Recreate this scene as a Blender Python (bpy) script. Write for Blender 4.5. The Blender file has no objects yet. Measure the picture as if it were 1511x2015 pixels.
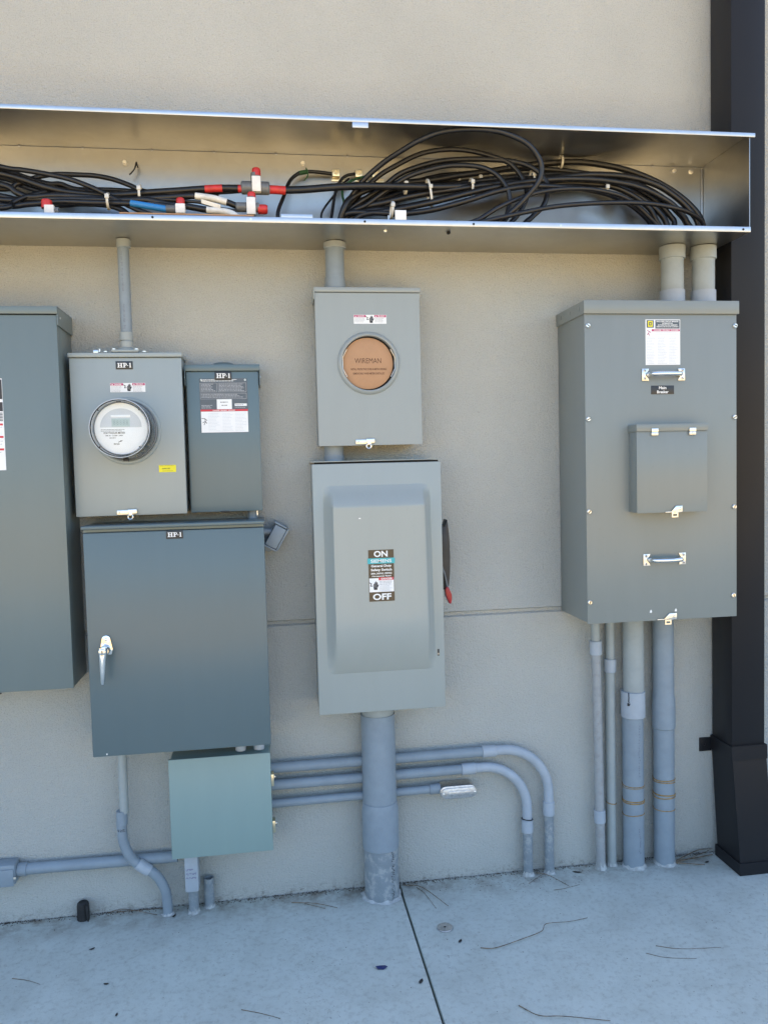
import bpy, bmesh, math, random
from mathutils import Vector, Matrix

# ------------------------------------------------------------------ camera, sky, sun, exposure
scene = bpy.context.scene
COL = scene.collection
cam_data = bpy.data.cameras.new('camera')
cam = bpy.data.objects.new('camera', cam_data)
COL.objects.link(cam)
scene.camera = cam
cam_data.sensor_fit = 'VERTICAL'
cam_data.sensor_height = 24.0
cam_data.lens = 24.0 * 1564.72 / 2015.0
cam_data.clip_start = 0.05
cam_data.clip_end = 3000.0
PITCH, YAW, ROLL = 0.05443, 0.14470, -0.02506
fwd = Vector((math.sin(YAW) * math.cos(PITCH), math.cos(YAW) * math.cos(PITCH), -math.sin(PITCH)))
rgt = Vector((math.cos(YAW), -math.sin(YAW), 0.0))
upv = rgt.cross(fwd)
r2 = math.cos(ROLL) * rgt + math.sin(ROLL) * upv
u2 = -math.sin(ROLL) * rgt + math.cos(ROLL) * upv
cam.matrix_world = Matrix(((r2.x, u2.x, -fwd.x, 0.0), (r2.y, u2.y, -fwd.y, -2.7), (r2.z, u2.z, -fwd.z, 1.4602), (0, 0, 0, 1)))

SUN_EL, SUN_AZ = math.radians(55), math.radians(12)      # behind the building, a little to the right
world = bpy.data.worlds.new('World')
scene.world = world
world.use_nodes = True
wn = world.node_tree
wn.nodes.clear()
w_out = wn.nodes.new('ShaderNodeOutputWorld')
w_bg = wn.nodes.new('ShaderNodeBackground')
w_sky = wn.nodes.new('ShaderNodeTexSky')
w_sky.sky_type = 'NISHITA'
w_sky.sun_disc = False
w_sky.sun_elevation = SUN_EL
w_sky.sun_rotation = SUN_AZ
w_sky.air_density = 1.0
w_sky.dust_density = 2.0
w_sky.ozone_density = 1.0
w_bg.inputs['Strength'].default_value = 0.13
wn.links.new(w_sky.outputs[0], w_bg.inputs['Color'])
wn.links.new(w_bg.outputs[0], w_out.inputs['Surface'])

sun_data = bpy.data.lights.new('sun', 'SUN')
sun_data.energy = 4.0
sun_data.angle = math.radians(0.53)
sun_data.color = (1.0, 0.90, 0.75)
sun = bpy.data.objects.new('sun', sun_data)
COL.objects.link(sun)
to_sun = Vector((math.sin(SUN_AZ) * math.cos(SUN_EL), math.cos(SUN_AZ) * math.cos(SUN_EL), math.sin(SUN_EL)))
sun.rotation_euler = (-to_sun).to_track_quat('-Z', 'Y').to_euler()
sun.location = (2, 8, 12)

scene.view_settings.view_transform = 'Standard'
scene.view_settings.look = 'None'
scene.view_settings.exposure = 1.94
scene.view_settings.gamma = 1.0
scene.view_settings.use_curve_mapping = False
scene.cycles.max_bounces = 10
scene.cycles.transparent_max_bounces = 12
scene.cycles.caustics_reflective = False
scene.cycles.caustics_refractive = False
scene.cycles.use_denoising = True

rng = random.Random(7)
BASE = {}


# ------------------------------------------------------------------ materials
def nodes_of(name):
    m = bpy.data.materials.new(name)
    m.use_nodes = True
    nt = m.node_tree
    b = nt.nodes['Principled BSDF']
    return m, nt, b


def N(nt, kind, **kw):
    n = nt.nodes.new(kind)
    for k, v in kw.items():
        if k in n.inputs:
            n.inputs[k].default_value = v
        else:
            setattr(n, k, v)
    return n


def coords(nt, scale=None):
    tc = nt.nodes.new('ShaderNodeTexCoord')
    if scale is None:
        return tc.outputs['Object']
    mp = nt.nodes.new('ShaderNodeMapping')
    mp.inputs['Scale'].default_value = scale
    nt.links.new(tc.outputs['Object'], mp.inputs['Vector'])
    return mp.outputs['Vector']


def noise(nt, vec, scale, detail=4.0, rough=0.55):
    n = N(nt, 'ShaderNodeTexNoise', Scale=scale, Detail=detail, Roughness=rough)
    nt.links.new(vec, n.inputs['Vector'])
    return n.outputs['Fac']


def ramp(nt, fac, stops):
    r = nt.nodes.new('ShaderNodeValToRGB')
    r.color_ramp.interpolation = 'EASE' if len(stops) == 2 else 'LINEAR'
    el = r.color_ramp.elements
    while len(el) < len(stops):
        el.new(0.5)
    for e, (p, c) in zip(el, stops):
        e.position = p
        e.color = c if len(c) == 4 else (*c, 1)
    nt.links.new(fac, r.inputs['Fac'])
    return r.outputs['Color']


def mix(nt, fac, a, b, mode='MIX'):
    m = nt.nodes.new('ShaderNodeMix')
    m.data_type = 'RGBA'
    m.blend_type = mode
    for sock, v in ((m.inputs['Factor'], fac), (m.inputs['A'], a), (m.inputs['B'], b)):
        pass
    ins = {s.identifier: s for s in m.inputs}
    for key, v in (('Factor_Float', fac), ('A_Color', a), ('B_Color', b)):
        s = ins[key]
        if isinstance(v, (int, float)):
            s.default_value = v
        elif isinstance(v, tuple):
            s.default_value = v if len(v) == 4 else (*v, 1)
        else:
            nt.links.new(v, s)
    return [o for o in m.outputs if o.identifier == 'Result_Color'][0]


def bump(nt, bsdf, height, strength, dist, prev=None):
    bn = nt.nodes.new('ShaderNodeBump')
    bn.inputs['Strength'].default_value = strength
    bn.inputs['Distance'].default_value = dist
    nt.links.new(height, bn.inputs['Height'])
    if prev is not None:
        nt.links.new(prev, bn.inputs['Normal'])
    nt.links.new(bn.outputs['Normal'], bsdf.inputs['Normal'])
    return bn.outputs['Normal']


def scl(c, k):
    return tuple(min(1.0, v * k) for v in c)


def mat_paint(name, col, rough=0.36, wear=0.03, spec=0.5):
    m, nt, b = nodes_of(name)
    v = coords(nt)
    big = noise(nt, v, 2.0, 2, 0.5)
    vs = coords(nt, (9.0, 9.0, 1.2))
    streak = noise(nt, vs, 3.0, 4, 0.6)
    c1 = ramp(nt, big, [(0.05, scl(col, 1 - wear)), (0.95, scl(col, 1 + wear))])
    c2 = ramp(nt, streak, [(0.1, (0.96, 0.96, 0.955)), (0.9, (1.0, 1.0, 1.0))])
    spk = ramp(nt, noise(nt, v, 140.0, 2, 0.5), [(0.27, (0.72, 0.70, 0.66)), (0.30, (1, 1, 1))])
    c3 = mix(nt, 1.0, c1, c2, 'MULTIPLY')
    c3 = mix(nt, 0.2, c3, mix(nt, 1.0, c3, spk, 'MULTIPLY'))
    nt.links.new(c3, b.inputs['Base Color'])
    b.inputs['Roughness'].default_value = rough
    b.inputs['Specular IOR Level'].default_value = spec
    return m


def mat_plain(name, col, rough=0.5, metal=0.0, spec=0.5, var=0.05, scale=40.0, bmp=0.0):
    m, nt, b = nodes_of(name)
    v = coords(nt)
    n = noise(nt, v, scale, 4, 0.6)
    nt.links.new(ramp(nt, n, [(0.3, scl(col, 1 - var)), (0.7, scl(col, 1 + var))]), b.inputs['Base Color'])
    b.inputs['Roughness'].default_value = rough
    b.inputs['Metallic'].default_value = metal
    b.inputs['Specular IOR Level'].default_value = spec
    if bmp:
        bump(nt, b, noise(nt, v, scale * 4, 3, 0.6), bmp, 0.002)
    return m


def mat_pvc(name, col, dirt=0.0, dirt_col=(0.5, 0.5, 0.48)):
    m, nt, b = nodes_of(name)
    v = coords(nt)
    vs = coords(nt, (5.0, 5.0, 5.0))
    c = ramp(nt, noise(nt, vs, 4.0, 5, 0.65), [(0.15, scl(col, 0.9)), (0.85, scl(col, 1.08))])
    if dirt > 0:
        d = ramp(nt, noise(nt, v, 38.0, 6, 0.7), [(0.5 - 0.02, (0, 0, 0)), (0.62, (dirt,) * 3)])
        c = mix(nt, d, c, dirt_col)
        s = ramp(nt, noise(nt, coords(nt, (60.0, 60.0, 20.0)), 3.0, 4, 0.7), [(0.33, (0.55, 0.53, 0.5)), (0.40, (1, 1, 1))])
        c = mix(nt, 0.7 * dirt, c, mix(nt, 1.0, c, s, 'MULTIPLY'))
    nt.links.new(c, b.inputs['Base Color'])
    rr = ramp(nt, noise(nt, v, 30.0, 4, 0.6), [(0.3, (0.38,) * 3), (0.7, (0.55,) * 3)])
    nt.links.new(rr, b.inputs['Roughness'])
    b.inputs['Specular IOR Level'].default_value = 0.4
    bump(nt, b, noise(nt, v, 160.0, 3, 0.6), 0.06, 0.001)
    return m


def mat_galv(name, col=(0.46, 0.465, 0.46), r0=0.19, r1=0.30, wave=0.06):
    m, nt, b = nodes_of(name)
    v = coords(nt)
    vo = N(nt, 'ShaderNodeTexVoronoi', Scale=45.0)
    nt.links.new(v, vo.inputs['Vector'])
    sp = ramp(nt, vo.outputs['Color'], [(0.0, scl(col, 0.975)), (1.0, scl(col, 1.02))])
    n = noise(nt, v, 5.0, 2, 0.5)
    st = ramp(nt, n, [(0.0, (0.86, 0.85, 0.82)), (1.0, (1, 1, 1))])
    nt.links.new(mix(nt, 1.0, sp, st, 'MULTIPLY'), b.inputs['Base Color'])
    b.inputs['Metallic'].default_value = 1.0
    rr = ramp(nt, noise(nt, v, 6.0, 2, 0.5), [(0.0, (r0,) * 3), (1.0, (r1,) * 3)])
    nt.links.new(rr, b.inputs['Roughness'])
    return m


def mat_stucco():
    m, nt, b = nodes_of('stucco')
    v = coords(nt)
    col = (0.475, 0.482, 0.45)
    big = noise(nt, v, 1.3, 6, 0.6)
    c = ramp(nt, big, [(0.3, scl(col, 0.94)), (0.7, scl(col, 1.05))])
    fine = noise(nt, v, 260.0, 3, 0.6)
    c = mix(nt, 0.55, c, mix(nt, 1.0, c, ramp(nt, fine, [(0.30, (0.72, 0.71, 0.69)), (0.55, (1.04, 1.04, 1.04))]), 'MULTIPLY'))
    pit_shade = noise(nt, v, 70.0, 3, 0.7)
    c = mix(nt, 0.6, c, mix(nt, 1.0, c, ramp(nt, pit_shade, [(0.27, (0.45, 0.44, 0.42)), (0.32, (1, 1, 1))]), 'MULTIPLY'))  # shade in the pits painted into the colour, since bump alone shades little
    # splash-back dirt: speckled soil on the lowest hand's breadth
    sep = nt.nodes.new('ShaderNodeSeparateXYZ')
    nt.links.new(v, sep.inputs[0])
    mr = N(nt, 'ShaderNodeMapRange')
    mr.inputs['From Min'].default_value = 0.045
    mr.inputs['From Max'].default_value = 0.0
    nt.links.new(sep.outputs['Z'], mr.inputs['Value'])
    dn = noise(nt, v, 45.0, 6, 0.75)
    mm = N(nt, 'ShaderNodeMath', operation='MULTIPLY')
    nt.links.new(mr.outputs[0], mm.inputs[0])
    nt.links.new(ramp(nt, dn, [(0.48, (0, 0, 0)), (0.66, (0.7, 0.7, 0.7))]), mm.inputs[1])
    c = mix(nt, mm.outputs[0], c, (0.17, 0.15, 0.12))
    nt.links.new(c, b.inputs['Base Color'])
    b.inputs['Roughness'].default_value = 0.92
    b.inputs['Specular IOR Level'].default_value = 0.2
    n1 = bump(nt, b, noise(nt, v, 60.0, 4, 0.65), 0.6, 0.008)
    bump(nt, b, noise(nt, v, 170.0, 3, 0.6), 1.0, 0.005, n1)
    return m


def mat_concrete():
    m, nt, b = nodes_of('concrete')
    v = coords(nt)
    col = (0.55, 0.595, 0.55)

    def mul(c, fac, stops, amount):
        return mix(nt, amount, c, mix(nt, 1.0, c, ramp(nt, fac, stops), 'MULTIPLY'))
    c = ramp(nt, noise(nt, v, 1.6, 7, 0.6), [(0.28, scl(col, 0.86)), (0.5, col), (0.72, scl(col, 1.07))])
    c = mul(c, noise(nt, v, 8.0, 8, 0.72), [(0.25, (0.80, 0.79, 0.76)), (0.65, (1.04, 1.04, 1.04))], 0.55)      # trowel mottling
    c = mul(c, noise(nt, v, 55.0, 6, 0.7), [(0.34, (0.80, 0.79, 0.78)), (0.52, (1.03, 1.03, 1.03))], 0.7)       # grain
    c = mul(c, noise(nt, v, 130.0, 2, 0.5), [(0.25, (0.34, 0.32, 0.30)), (0.29, (1, 1, 1))], 0.85)              # pores and specks
    c = mul(c, noise(nt, v, 34.0, 3, 0.6), [(0.235, (0.45, 0.42, 0.39)), (0.26, (1, 1, 1))], 0.8)               # larger grit spots
    scuff = ramp(nt, noise(nt, coords(nt, (1.0, 1.5, 1.0)), 4.5, 9, 0.78), [(0.57, (0, 0, 0)), (0.76, (0.42, 0.42, 0.42))])
    c = mix(nt, scuff, c, (0.33, 0.30, 0.265))
    pale = ramp(nt, noise(nt, coords(nt, (1.3, 1.0, 1.0)), 6.5, 8, 0.8), [(0.62, (0, 0, 0)), (0.75, (0.5, 0.5, 0.5))])
    c = mix(nt, pale, c, (0.68, 0.70, 0.66))
    # soil washed against the wall foot, ragged in outline
    sep = nt.nodes.new('ShaderNodeSeparateXYZ')
    nt.links.new(v, sep.inputs[0])
    mr = N(nt, 'ShaderNodeMapRange')
    mr.inputs['From Min'].default_value = -0.16
    mr.inputs['From Max'].default_value = 0.0
    nt.links.new(sep.outputs['Y'], mr.inputs['Value'])
    ad = N(nt, 'ShaderNodeMath', operation='MULTIPLY')
    nt.links.new(mr.outputs[0], ad.inputs[0])
    nt.links.new(ramp(nt, noise(nt, v, 12.0, 8, 0.75), [(0.40, (0, 0, 0)), (0.66, (1, 1, 1))]), ad.inputs[1])
    c = mix(nt, ad.outputs[0], c, (0.24, 0.205, 0.16))
    nt.links.new(c, b.inputs['Base Color'])
    b.inputs['Roughness'].default_value = 0.85
    b.inputs['Specular IOR Level'].default_value = 0.3
    n1 = bump(nt, b, noise(nt, v, 14.0, 6, 0.65), 0.35, 0.006)
    bump(nt, b, noise(nt, v, 220.0, 4, 0.65), 0.45, 0.0015, n1)
    return m


def mat_ground():
    m, nt, b = nodes_of('sunlit_ground')
    v = coords(nt)
    c = ramp(nt, noise(nt, v, 0.6, 8, 0.65), [(0.3, (0.40, 0.28, 0.13)), (0.5, (0.50, 0.36, 0.17)), (0.7, (0.58, 0.43, 0.22))])
    nt.links.new(c, b.inputs['Base Color'])
    b.inputs['Roughness'].default_value = 0.95
    bump(nt, b, noise(nt, v, 9.0, 6, 0.7), 0.5, 0.03)
    return m


def mat_glass():
    m, nt, b = nodes_of('clear_cover')
    nt.nodes.remove(b)
    tr = nt.nodes.new('ShaderNodeBsdfTransparent')
    tr.inputs['Color'].default_value = (0.985, 0.99, 0.99, 1)
    gl = nt.nodes.new('ShaderNodeBsdfGlossy')
    gl.inputs['Roughness'].default_value = 0.05
    fr = nt.nodes.new('ShaderNodeFresnel')
    fr.inputs['IOR'].default_value = 1.2
    mx = nt.nodes.new('ShaderNodeMixShader')
    nt.links.new(fr.outputs[0], mx.inputs[0])
    nt.links.new(tr.outputs[0], mx.inputs[1])
    nt.links.new(gl.outputs[0], mx.inputs[2])
    out = [n for n in nt.nodes if n.type == 'OUTPUT_MATERIAL'][0]
    nt.links.new(mx.outputs[0], out.inputs['Surface'])
    return m


M = {
    'stucco': mat_stucco(), 'concrete': mat_concrete(), 'ground': mat_ground(), 'glass': mat_glass(),
    'grey': mat_paint('grey_enamel', (0.152, 0.192, 0.192), 0.285),
    'grey_main': mat_paint('grey_enamel_large_box', (0.225, 0.248, 0.235), 0.285),
    'grey_light': mat_paint('light_grey_enamel', (0.305, 0.335, 0.33), 0.285),
    'grey_meter': mat_paint('warm_grey_enamel', (0.315, 0.36, 0.36), 0.285),
    'grey_switch': mat_paint('pale_grey_enamel', (0.335, 0.37, 0.355), 0.285),
    'grey_cab': mat_paint('dark_grey_enamel', (0.108, 0.152, 0.165), 0.285),
    'grey_disc': mat_paint('slate_grey_enamel', (0.112, 0.165, 0.185), 0.285),
    'green': mat_paint('pale_green_enamel', (0.24, 0.338, 0.325), 0.4),
    'bronze': mat_paint('dark_bronze_metal', (0.018, 0.018, 0.020), 0.36, 0.1, 0.18),
    'pvc': mat_pvc('grey_pvc', (0.245, 0.295, 0.335)),
    'pvc_warm': mat_pvc('warm_grey_pvc', (0.34, 0.375, 0.37)),
    'pvc_light': mat_pvc('light_grey_pvc', (0.375, 0.42, 0.465)),
    'pvc_dirty': mat_pvc('dirty_grey_pvc', (0.225, 0.262, 0.285), 0.40),
    'pvc_speck': mat_pvc('speckled_grey_pvc', (0.33, 0.345, 0.35), 0.35, (0.24, 0.23, 0.21)),
    'mortar': mat_plain('mortar', (0.42, 0.44, 0.43), 0.95, var=0.2, scale=60, bmp=0.8),
    'galv': mat_galv('galvanized_steel', (0.52, 0.525, 0.52), 0.28, 0.36),
    'galv_shaded': mat_galv('galvanized_shaded', (0.40, 0.405, 0.40), 0.28, 0.36),  # same steel, base darkened to hold down the back panel's sky reflection
    'galv_lit': mat_galv('galvanized_lit', (0.60, 0.62, 0.64), 0.3, 0.45, 0.15),  # same steel kept paler and bluer, sky brightness put into its colour
    'zinc': mat_plain('zinc_plate', (0.75, 0.74, 0.70), 0.28, 1.0, var=0.08),
    'chrome': mat_plain('chrome', (0.80, 0.79, 0.75), 0.1, 1.0, var=0.03),
    'brass': mat_plain('tinned_brass', (0.72, 0.64, 0.45), 0.3, 1.0),
    'alu': mat_plain('cast_aluminium', (0.62, 0.62, 0.62), 0.42, 1.0, var=0.15, scale=120, bmp=0.15),
    'cable': mat_plain('black_cable', (0.011, 0.011, 0.012), 0.36, var=0.3, scale=60, bmp=0.08),
    'black': mat_plain('black_plastic', (0.02, 0.021, 0.023), 0.45, var=0.2),
    'rubber': mat_plain('black_rubber', (0.015, 0.015, 0.015), 0.7, var=0.4, bmp=0.4),
    'red': mat_plain('red_plastic', (0.55, 0.035, 0.03), 0.35, var=0.15),
    'red_handle': mat_plain('red_grip', (0.36, 0.008, 0.016), 0.3),
    'white': mat_plain('white_plastic', (0.80, 0.80, 0.78), 0.45),
    'tie': mat_plain('natural_nylon', (0.62, 0.62, 0.58), 0.4),
    'whitetape': mat_plain('white_tape', (0.72, 0.72, 0.68), 0.45, var=0.12),
    'blue': mat_plain('blue_tape', (0.03, 0.22, 0.55), 0.4),
    'greentape': mat_plain('green_tape', (0.02, 0.09, 0.03), 0.45),
    'splice': mat_plain('grey_vinyl', (0.14, 0.15, 0.16), 0.35, var=0.2),
    'card': mat_plain('cardboard', (0.40, 0.24, 0.14), 0.85, var=0.1),
    'fibre': mat_plain('brown_fibreboard', (0.46, 0.265, 0.145), 0.75, var=0.06, scale=12),
    'label_white': mat_plain('white_label', (0.82, 0.83, 0.83), 0.35, var=0.02),
    'label_black': mat_plain('black_label', (0.025, 0.028, 0.032), 0.35, var=0.05),
    'label_grey': mat_plain('slate_label', (0.085, 0.105, 0.125), 0.35, var=0.05),
    'label_taupe': mat_plain('brown_black_label', (0.05, 0.042, 0.034), 0.22, var=0.05),
    'label_yellow': mat_plain('yellow_label', (0.80, 0.72, 0.02), 0.4, var=0.03),
    'ink_white': mat_plain('white_ink', (0.85, 0.85, 0.83), 0.45, var=0.01),
    'ink_black': mat_plain('black_ink', (0.03, 0.03, 0.035), 0.5, var=0.05),
    'ink_grey': mat_plain('grey_ink', (0.42, 0.43, 0.45), 0.5, var=0.05),
    'ink_red': mat_plain('red_ink', (0.60, 0.03, 0.05), 0.4, var=0.03),
    'ink_magenta': mat_plain('crimson_ink', (0.48, 0.02, 0.13), 0.4, var=0.03),
    'ink_teal': mat_plain('teal_ink', (0.05, 0.42, 0.46), 0.4, var=0.03),
    'ink_brown': mat_plain('brown_ink', (0.09, 0.035, 0.015), 0.6, var=0.05),
    'ink_olive': mat_plain('olive_ink', (0.10, 0.12, 0.02), 0.4, var=0.05),
    'ink_purple': mat_plain('purple_marker', (0.10, 0.06, 0.20), 0.5),
    'ink_stamp': mat_plain('faint_stamp_ink', (0.17, 0.19, 0.24), 0.6),
    'lcd': mat_plain('lcd_glass', (0.46, 0.56, 0.55), 0.2),
    'lcd_digit': mat_plain('lcd_digit', (0.30, 0.38, 0.38), 0.3),
    'face_grey': mat_plain('pale_grey_face', (0.60, 0.64, 0.68), 0.35, var=0.02),
    'face_white': mat_plain('white_face', (0.88, 0.91, 0.93), 0.3, var=0.01),
    'meter_body': mat_plain('grey_meter_body', (0.42, 0.44, 0.45), 0.4),
    'hole_shade': mat_plain('hollow_shade', (0.008, 0.008, 0.008), 0.9),  # near-black colour standing in for the shade inside holes and gaps
    'twine': mat_plain('brown_twine', (0.33, 0.21, 0.08), 0.9, var=0.35, scale=120),
    'twig': mat_plain('dry_twig', (0.16, 0.12, 0.08), 0.9, var=0.6, scale=80),
    'leaf_dark': mat_plain('dark_leaf', (0.035, 0.032, 0.028), 0.8, var=0.4),
    'scrap': mat_plain('navy_plastic', (0.02, 0.03, 0.12), 0.35),
    'soil': mat_plain('soil', (0.09, 0.075, 0.055), 0.95, var=0.5),
}


# ------------------------------------------------------------------ mesh helpers
class MB:
    def __init__(self):
        self.v, self.f = [], []

    def add(self, vs, fs):
        o = len(self.v)
        self.v += [tuple(q) for q in vs]
        self.f += [tuple(i + o for i in f) for f in fs]
        return self

    def box(self, x0, x1, y0, y1, z0, z1, bev=0.0, seg=2, rot=None, about=None):
        bm = bmesh.new()
        vs = [bm.verts.new((x, y, z)) for x in (x0, x1) for y in (y0, y1) for z in (z0, z1)]
        for q in ((0, 1, 3, 2), (4, 6, 7, 5), (0, 4, 5, 1), (2, 3, 7, 6), (0, 2, 6, 4), (1, 5, 7, 3)):
            bm.faces.new([vs[i] for i in q])
        bm.normal_update()
        if bev > 0:
            bmesh.ops.bevel(bm, geom=list(bm.edges), offset=bev, segments=seg, profile=0.5, affect='EDGES')
        self._bm(bm, rot, about)
        return self

    def _bm(self, bm, rot=None, about=None):
        bm.verts.index_update()
        pts = [v.co.copy() for v in bm.verts]
        if rot is not None:
            a = Vector(about)
            pts = [rot @ (q - a) + a for q in pts]
        self.add(pts, [[v.index for v in f.verts] for f in bm.faces])
        bm.free()

    def prism(self, poly, y0, y1, bev=0.0):
        """polygon of (x, z) points, extruded from y0 to y1"""
        bm = bmesh.new()
        a = [bm.verts.new((x, y0, z)) for x, z in poly]
        b = [bm.verts.new((x, y1, z)) for x, z in poly]
        n = len(poly)
        bm.faces.new(a)
        bm.faces.new(b[::-1])
        for i in range(n):
            bm.faces.new((a[i], b[i], b[(i + 1) % n], a[(i + 1) % n]))
        bmesh.ops.recalc_face_normals(bm, faces=list(bm.faces))
        if bev > 0:
            bmesh.ops.bevel(bm, geom=list(bm.edges), offset=bev, segments=2, profile=0.5, affect='EDGES')
        self._bm(bm)
        return self

    def rod(self, p0, axis, prof, seg=28, cap=True):
        """body of revolution: prof = [(distance along axis, radius), ...]"""
        p0, ax = Vector(p0), Vector(axis).normalized()
        u = ax.orthogonal().normalized()
        w = ax.cross(u)
        vs, fs = [], []
        for d, r in prof:
            for k in range(seg):
                a = 2 * math.pi * k / seg
                vs.append(p0 + ax * d + (u * math.cos(a) + w * math.sin(a)) * r)
        for i in range(len(prof) - 1):
            for k in range(seg):
                k2 = (k + 1) % seg
                fs.append((i * seg + k, i * seg + k2, (i + 1) * seg + k2, (i + 1) * seg + k))
        if cap:
            fs.append(tuple(range(seg))[::-1])
            fs.append(tuple((len(prof) - 1) * seg + k for k in range(seg)))
        self.add(vs, fs)
        return self

    def tube(self, pts, r, seg=10, smooth=5, cap=True, wob=0.0):
        P = [Vector(p) for p in pts]
        if smooth > 1 and len(P) > 2:
            Q = [P[0] * 2 - P[1]] + P + [P[-1] * 2 - P[-2]]
            out = []
            for i in range(1, len(Q) - 2):
                a, b, c, d = Q[i - 1], Q[i], Q[i + 1], Q[i + 2]
                for k in range(smooth):
                    t = k / smooth
                    out.append(0.5 * ((2 * b) + (c - a) * t + (2 * a - 5 * b + 4 * c - d) * t * t + (3 * b - a - 3 * c + d) * t ** 3))
            out.append(P[-1])
            P = out
        u = None
        vs, fs = [], []
        for i, q in enumerate(P):
            t = (P[min(i + 1, len(P) - 1)] - P[max(i - 1, 0)]).normalized()
            if u is None:
                u = t.orthogonal().normalized()
            u = (u - t * u.dot(t)).normalized()
            w = t.cross(u)
            ri = r[0] + (r[1] - r[0]) * i / (len(P) - 1) if isinstance(r, tuple) else r
            if wob:
                ri *= 1 + wob * rng.uniform(-1, 1)
            for k in range(seg):
                a = 2 * math.pi * k / seg
                vs.append(q + (u * math.cos(a) + w * math.sin(a)) * ri)
        for i in range(len(P) - 1):
            for k in range(seg):
                k2 = (k + 1) % seg
                fs.append((i * seg + k, i * seg + k2, (i + 1) * seg + k2, (i + 1) * seg + k))
        if cap:
            fs.append(tuple(range(seg))[::-1])
            fs.append(tuple((len(P) - 1) * seg + k for k in range(seg)))
        self.add(vs, fs)
        return self

    def ring(self, c, axis, R, r, seg=32, sub=8, wob=0.0):
        c, ax = Vector(c), Vector(axis).normalized()
        u = ax.orthogonal().normalized()
        w = ax.cross(u)
        vs, fs = [], []
        for i in range(seg):
            a = 2 * math.pi * i / seg
            d = u * math.cos(a) + w * math.sin(a)
            off = ax * wob * math.sin(a * 2 + R * 999)
            for k in range(sub):
                b = 2 * math.pi * k / sub
                vs.append(c + off + d * (R + r * math.cos(b)) + ax * r * math.sin(b))
        for i in range(seg):
            for k in range(sub):
                fs.append((i * sub + k, i * sub + (k + 1) % sub, ((i + 1) % seg) * sub + (k + 1) % sub, ((i + 1) % seg) * sub + k))
        self.add(vs, fs)
        return self

    def build(self, name, mat, parent=None, base=None, angle=35):
        me = bpy.data.meshes.new(name)
        o = Vector(BASE[parent.name] if parent is not None else (base or (0, 0, 0)))
        me.from_pydata([tuple(Vector(q) - o) for q in self.v], [], self.f)
        bm = bmesh.new()
        bm.from_mesh(me)
        bmesh.ops.recalc_face_normals(bm, faces=list(bm.faces))
        bm.to_mesh(me)
        bm.free()
        me.materials.append(M[mat] if isinstance(mat, str) else mat)
        me.shade_smooth()
        me.set_sharp_from_angle(angle=math.radians(angle))
        ob = bpy.data.objects.new(name, me)
        COL.objects.link(ob)
        if parent is not None:
            ob.parent = parent
        else:
            ob.location = o
        BASE[ob.name] = tuple(o)
        return ob


def tag(o, label, cat, group=None):
    o['label'] = label
    o['category'] = cat
    if group:
        o['group'] = group
    return o


def thing(name, base, label, cat, group=None):
    o = bpy.data.objects.new(name, None)
    o.empty_display_size = 0.05
    COL.objects.link(o)
    o.location = base
    BASE[o.name] = tuple(base)
    return tag(o, label, cat, group)


def B(x0, x1, y0, y1, z0, z1, bev=0.0):
    return MB().box(x0, x1, y0, y1, z0, z1, bev)


# ------------------------------------------------------------------ lettering
def text_mesh(body, size, weight=0.0, squeeze=1.0):
    cu = bpy.data.curves.new('lettering', 'FONT')
    cu.body = body
    cu.size = size
    cu.offset = weight
    cu.resolution_u = 3
    ob = bpy.data.objects.new('lettering', cu)
    me = bpy.data.meshes.new_from_object(ob)
    vs = [(v.co.x * squeeze, v.co.y) for v in me.vertices]
    fs = [tuple(p.vertices) for p in me.polygons]
    bpy.data.objects.remove(ob)
    bpy.data.curves.remove(cu)
    bpy.data.meshes.remove(me)
    return vs, fs


def put_text(mb, body, xc, zc, y, height=None, width=None, weight=0.0, align='C'):
    """lettering facing the viewer, centred on (xc, zc), of the given cap height and / or width"""
    vs, fs = text_mesh(body, 1.0, weight)
    if not vs:
        return
    xs = [q[0] for q in vs]
    zs = [q[1] for q in vs]
    w, h = max(xs) - min(xs), max(zs) - min(zs)
    kz = (height / h) if height else (width / w)
    kx = (width / w) if width else kz
    cx = (max(xs) + min(xs)) / 2 if align == 'C' else min(xs)
    cz = (max(zs) + min(zs)) / 2
    mb.add([(xc + (a - cx) * kx, y, zc + (b - cz) * kz) for a, b in vs], fs)


def put_rect(mb, x0, x1, z0, z1, y):
    mb.add([(x0, y, z0), (x1, y, z0), (x1, y, z1), (x0, y, z1)], [(0, 1, 2, 3)])


def put_poly(mb, pts, y):
    mb.add([(x, y, z) for x, z in pts], [tuple(range(len(pts)))])


def put_lines(mb, x0, x1, z1, z0, pitch, h, y, seed=1, ragged=0.3):
    """rows of print too small to read"""
    r = random.Random(seed)
    z = z1
    while z - h > z0:
        x = x0
        end = x1 - (x1 - x0) * ragged * r.random()
        while x < end:
            w = r.uniform(1.0, 4.5) * h
            put_rect(mb, x, min(x + w, end), z - h, z, y)
            x += w + h * 0.7
        z -= pitch


def put_bar(mb, a, b, w, y):
    a, b = Vector(a), Vector(b)
    d = (b - a).normalized()
    n = Vector((-d.y, d.x)) * w / 2
    put_poly(mb, [tuple(a - n), tuple(b - n), tuple(b + n), tuple(a + n)], y)


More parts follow.
